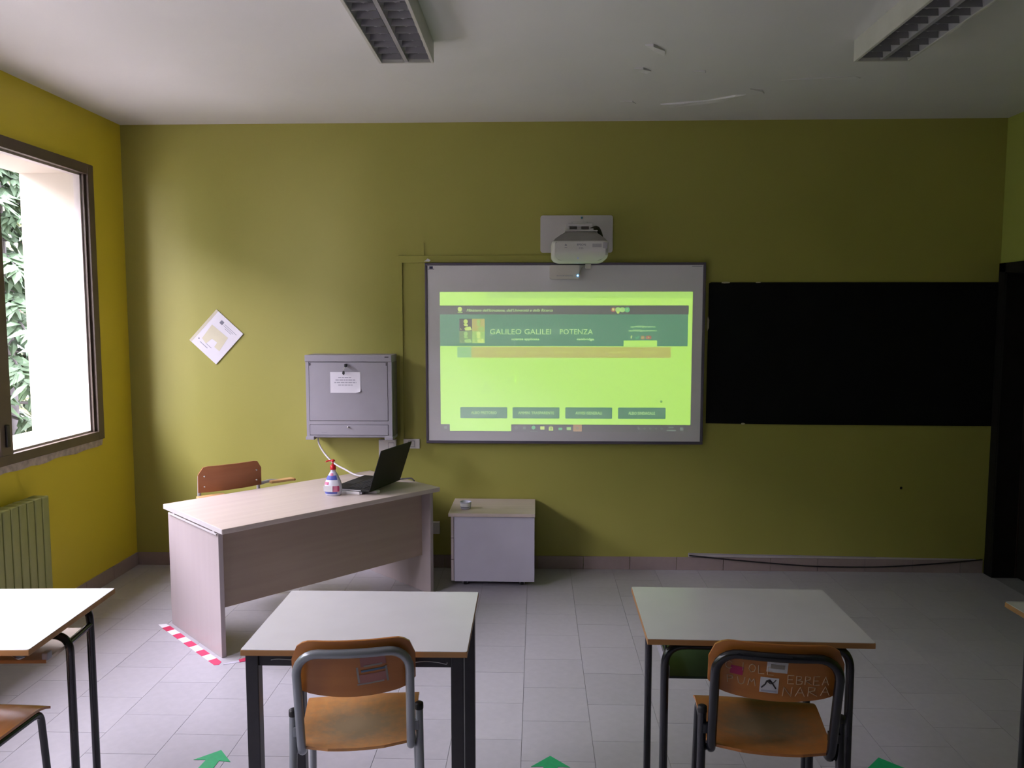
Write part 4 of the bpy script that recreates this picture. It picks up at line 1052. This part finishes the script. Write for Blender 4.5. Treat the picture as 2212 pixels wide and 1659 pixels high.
Lt = {'C': [[(1,.85),(.6,1),(.2,.85),(0,.5),(.2,.15),(.6,0),(1,.15)]], 'I': [[(.5,0),(.5,1)]], 'O': [[(.5,1),(.1,.8),(0,.4),(.35,0),(.8,.1),(1,.55),(.8,.9),(.5,1)]], 'L': [[(0,1),(.05,0),(.9,.0)]], 'E': [[(.9,1),(0,1),(0,0),(.9,0)],[(0,.5),(.7,.5)]],
      'P': [[(.1,0),(0,1),(.7,.95),(.75,.6),(.1,.5)]], 'U': [[(0,1),(.15,.2),(.5,0),(.85,.2),(1,1)]], 'M': [[(0,0),(.2,1),(.5,.5),(.8,1),(1,0)]], 'B': [[(0,0),(0,1),(.7,.9),(.65,.6),(0,.5),(.9,.35),(.8,.05),(0,0)]], 'R': [[(0,0),(.05,1),(.75,.9),(.7,.6),(.05,.5),(1,0)]],
      'A': [[(0,0),(.5,1),(1,0)],[(.2,.4),(.8,.4)]], 'N': [[(0,0),(.1,1),(.9,0),(1,1)]], 'H': [[(0,0),(0,1)],[(0,.45),(.8,.5),(.8,0)]], 'a': [[(0,0),(.4,1),(.9,0)]]}
def write(s, x, z, w_, h_, dx, dz=0):
    for i, ch in enumerate(s):
        if ch in Lt: word(Lt[ch], x+i*dx, z+i*dz, w_, h_)
write('C', -.138, .738, .018, .024, .025); write('IOLE', -.100, .737, .018, .026, .025, -.002)
write('PUM', -.132, .692, .020, .024, .028, -.001)
write('EBREA', .030, .706, .018, .027, .0235, -.001)
write('NARA', .018, .664, .025, .030, .0345, .001)

# ================================================================== TEACHER CHAIR
tc_ = thing('teacher_chair', 'brown backed chair with pale wooden armrests behind the teacher desk', 'armchair', (-1.935, 4.845, 0), R(42))
def tb(x, z, off=0): return (x, -.030*(1-(x/.2)**2)-.04*(z-.62)-off, z)
mb = MB(); nu, nv = 14, 8; hwid = .200; r = .05; z0_, z1_ = .70, .862
def fnb(u, v):
    x = (2*u-1)*hwid; e = abs(x)-(hwid-r); top = z1_; 
    if e > 0: top -= r-math.sqrt(max(0, r*r-e*e))
    return tb(x, z0_+(top-z0_)*v)
A = [fnb(i/nu, j/nv) for j in range(nv+1) for i in range(nu+1)]; B = [(p[0], p[1]+.010, p[2]) for p in A]; N = len(A); W_ = nu+1
fs = [(j*W_+i, j*W_+i+1, (j+1)*W_+i+1, (j+1)*W_+i) for j in range(nv) for i in range(nu)]
mb.add(A+B, fs + [tuple(N+k for k in f[::-1]) for f in fs], 0, True)
rim = [i for i in range(W_)] + [j*W_+nu for j in range(1, nv+1)] + [nv*W_+i for i in range(nu-1, -1, -1)] + [j*W_ for j in range(nv-1, 0, -1)]
mb.add(A+B, [(rim[k], rim[(k+1) % len(rim)], N+rim[(k+1) % len(rim)], N+rim[k]) for k in range(len(rim))])
tbk = mb.build('backrest', M['ply_teach'], tc_)
for s in (-1, 1):
    for z in (.735, .80): MB().lathe([(.006, 0), (.004, .003), (0, .0035)], 8).build('rivet', M['chrome'], tbk, (s*.165, tb(s*.165, z)[1]-.0005, z), (R(90), 0, 0))
# tube frame: rear uprights, seat, legs
for s in (-1, 1):
    MB().tube([(s*.185, .018, .80), (s*.190, .02, .62), (s*.195, .05, .44), (s*.20, .16, .01)], .011, 10).build('rear_leg', M['light_tube'], tc_)
    MB().tube(round_path([(s*.195, .05, .44), (s*.195, -.09, .44), (s*.20, -.10, .01)], .04), .011, 10).build('front_leg', M['light_tube'], tc_)
MB().box((-.19, -.22, .448), (.19, .02, .460), .003).build('seat', M['ply_teach'], tc_)
# armrests
ar = MB().tube(spline([(.188, .015, .700), (.26, .012, .712), (.33, .010, .704)]), .011, 8).build('arm_tube', M['light_tube'], tc_)
MB().box((.255, -.035, .700), (.415, .022, .716), .005).build('armrest', M['arm_wood'], tc_)
MB().box((.405, -.032, .699), (.425, .018, .713), .005).build('armrest_tip', M['ply_teach'], tc_)
MB().tube([(-.192, .0, .66), (-.20, -.06, .672), (-.19, -.10, .676)], .010, 8).build('arm_tube', M['light_tube'], tc_)
MB().box((-.225, -.085, .672), (-.06, -.030, .688), .005).build('armrest', M['arm_wood'], tc_)

# ================================================================== TREES OUTSIDE
def conifer(label, x, y, h, rad_, seed, leafm, n):
    rd_ = random.Random(seed); t = thing('conifer_tree', label, 'tree', (x, y, -.8), rd_.uniform(0, 6), 'trees outside the window')
    MB().tube([(0, 0, 0), (.03, .02, h*.5), (0, 0, h)], [.12, .08, .02], 8).build('trunk', M['bark'], t)
    mb = MB(); br_ = MB()
    for i in range(n):
        z = .25 + (h-.3)*i/n; a = i*2.399+rd_.uniform(-.3, .3); L_ = rad_*(1-.8*z/h)*rd_.uniform(.7, 1.1)
        d = Vector((math.cos(a), math.sin(a), 0)); s_ = Vector((-d.y, d.x, 0))
        tip = d*L_+Vector((0, 0, z-L_*.35)); br_.tube([Vector((0, 0, z)), d*L_*.5+Vector((0, 0, z-L_*.08)), tip], [.018, .012, .004], 5)
        for k in range(44):
            u_ = rd_.uniform(.12, 1); p = d*L_*u_+Vector((0, 0, z-L_*.35*u_*u_))
            side = s_*rd_.choice((-1, 1))*rd_.uniform(.15, 1)+d*rd_.uniform(.1, .8)+Vector((0, 0, rd_.uniform(-.6, .1)))
            side.normalize(); ln = rd_.uniform(.14, .30); wv = side.cross(Vector((0, 0, 1))).normalized()*.042
            q = p+side*ln; dn = Vector((0, 0, -.05))
            mb.add([p-wv*.4, p+wv*.4, p+side*ln*.5+wv+dn*.3, q+dn, p+side*ln*.5-wv+dn*.3, p+side*ln*.5+Vector((0, 0, .02))], [(0, 1, 5), (1, 2, 5), (2, 3, 5), (3, 4, 5), (4, 0, 5)])
    br_.build('branches', M['bark'], t); tag(mb.build('needles', leafm, t), kind='stuff')
    return t
conifer('green conifer seen nearest through the left window', -5.35, 7.75, 4.6, 1.5, 3, M['leaf'], 90)
conifer('yellow green conifer farther out behind the nearest conifer', -7.6, 10.6, 5.4, 1.7, 5, M['leaf2'], 90)
conifer('conifer standing outside the window nearest the camera', -6.0, 2.6, 4.4, 1.5, 9, M['leaf'], 80)
hg = thing('hedge', 'tall dense evergreen hedge closing the courtyard beyond the windows', 'hedge', (-10.6, .5, -.8))  # added, unseen; keeps low sky light off the deep side of the room
mb = MB(); rh = random.Random(8); NY, NZ, HL, HH = 90, 22, 13.0, 6.3
def hp(side):
    return [(side*(.55-.25*(k/NZ)**3)+rh.uniform(-.10, .10), -HL+2*HL*j/NY+rh.uniform(-.08, .08), HH*k/NZ+(rh.uniform(-.10, .14) if k else 0)) for k in range(NZ+1) for j in range(NY+1)]
A, B = hp(1), hp(-1); Wn = NY+1; N = len(A)
fs = [(k*Wn+j, k*Wn+j+1, (k+1)*Wn+j+1, (k+1)*Wn+j) for k in range(NZ) for j in range(NY)]
mb.add(A+B, fs + [tuple(N+q for q in f[::-1]) for f in fs])
mb.add(A+B, [(NZ*Wn+j, NZ*Wn+j+1, N+NZ*Wn+j+1, N+NZ*Wn+j) for j in range(NY)] + [(k*Wn+e, (k+1)*Wn+e, N+(k+1)*Wn+e, N+k*Wn+e) for k in range(NZ) for e in (0, NY)])
tag(mb.build('foliage', M['leaf'], hg), kind='stuff')
sb_ = thing('red_shrub', 'small shrub with reddish leaves between the conifers outside', 'shrub', (-6.6, 9.2, -.8))
mb = MB(); rd_ = random.Random(4)
for i in range(420):
    a, e, rr = rd_.uniform(0, 6.28), rd_.uniform(-.2, 1.4), rd_.uniform(.3, .62)
    p = Vector((rr*math.cos(a)*math.cos(e), rr*math.sin(a)*math.cos(e), 2.7+rr*math.sin(e))); q = Vector((rd_.uniform(-1, 1), rd_.uniform(-1, 1), rd_.uniform(-1, 1))).normalized()
    s_ = q.orthogonal().normalized()*.03; mb.add([p-s_, p+q*.05, p+s_, p-q*.05], [(0, 1, 2, 3)])
tag(mb.build('leaves', M['petal'], sb_), kind='stuff')
MB().tube([(0, 0, 0), (.02, .02, 1.5), (0, 0, 2.9)], [.05, .04, .015], 6).build('stem', M['bark'], sb_)
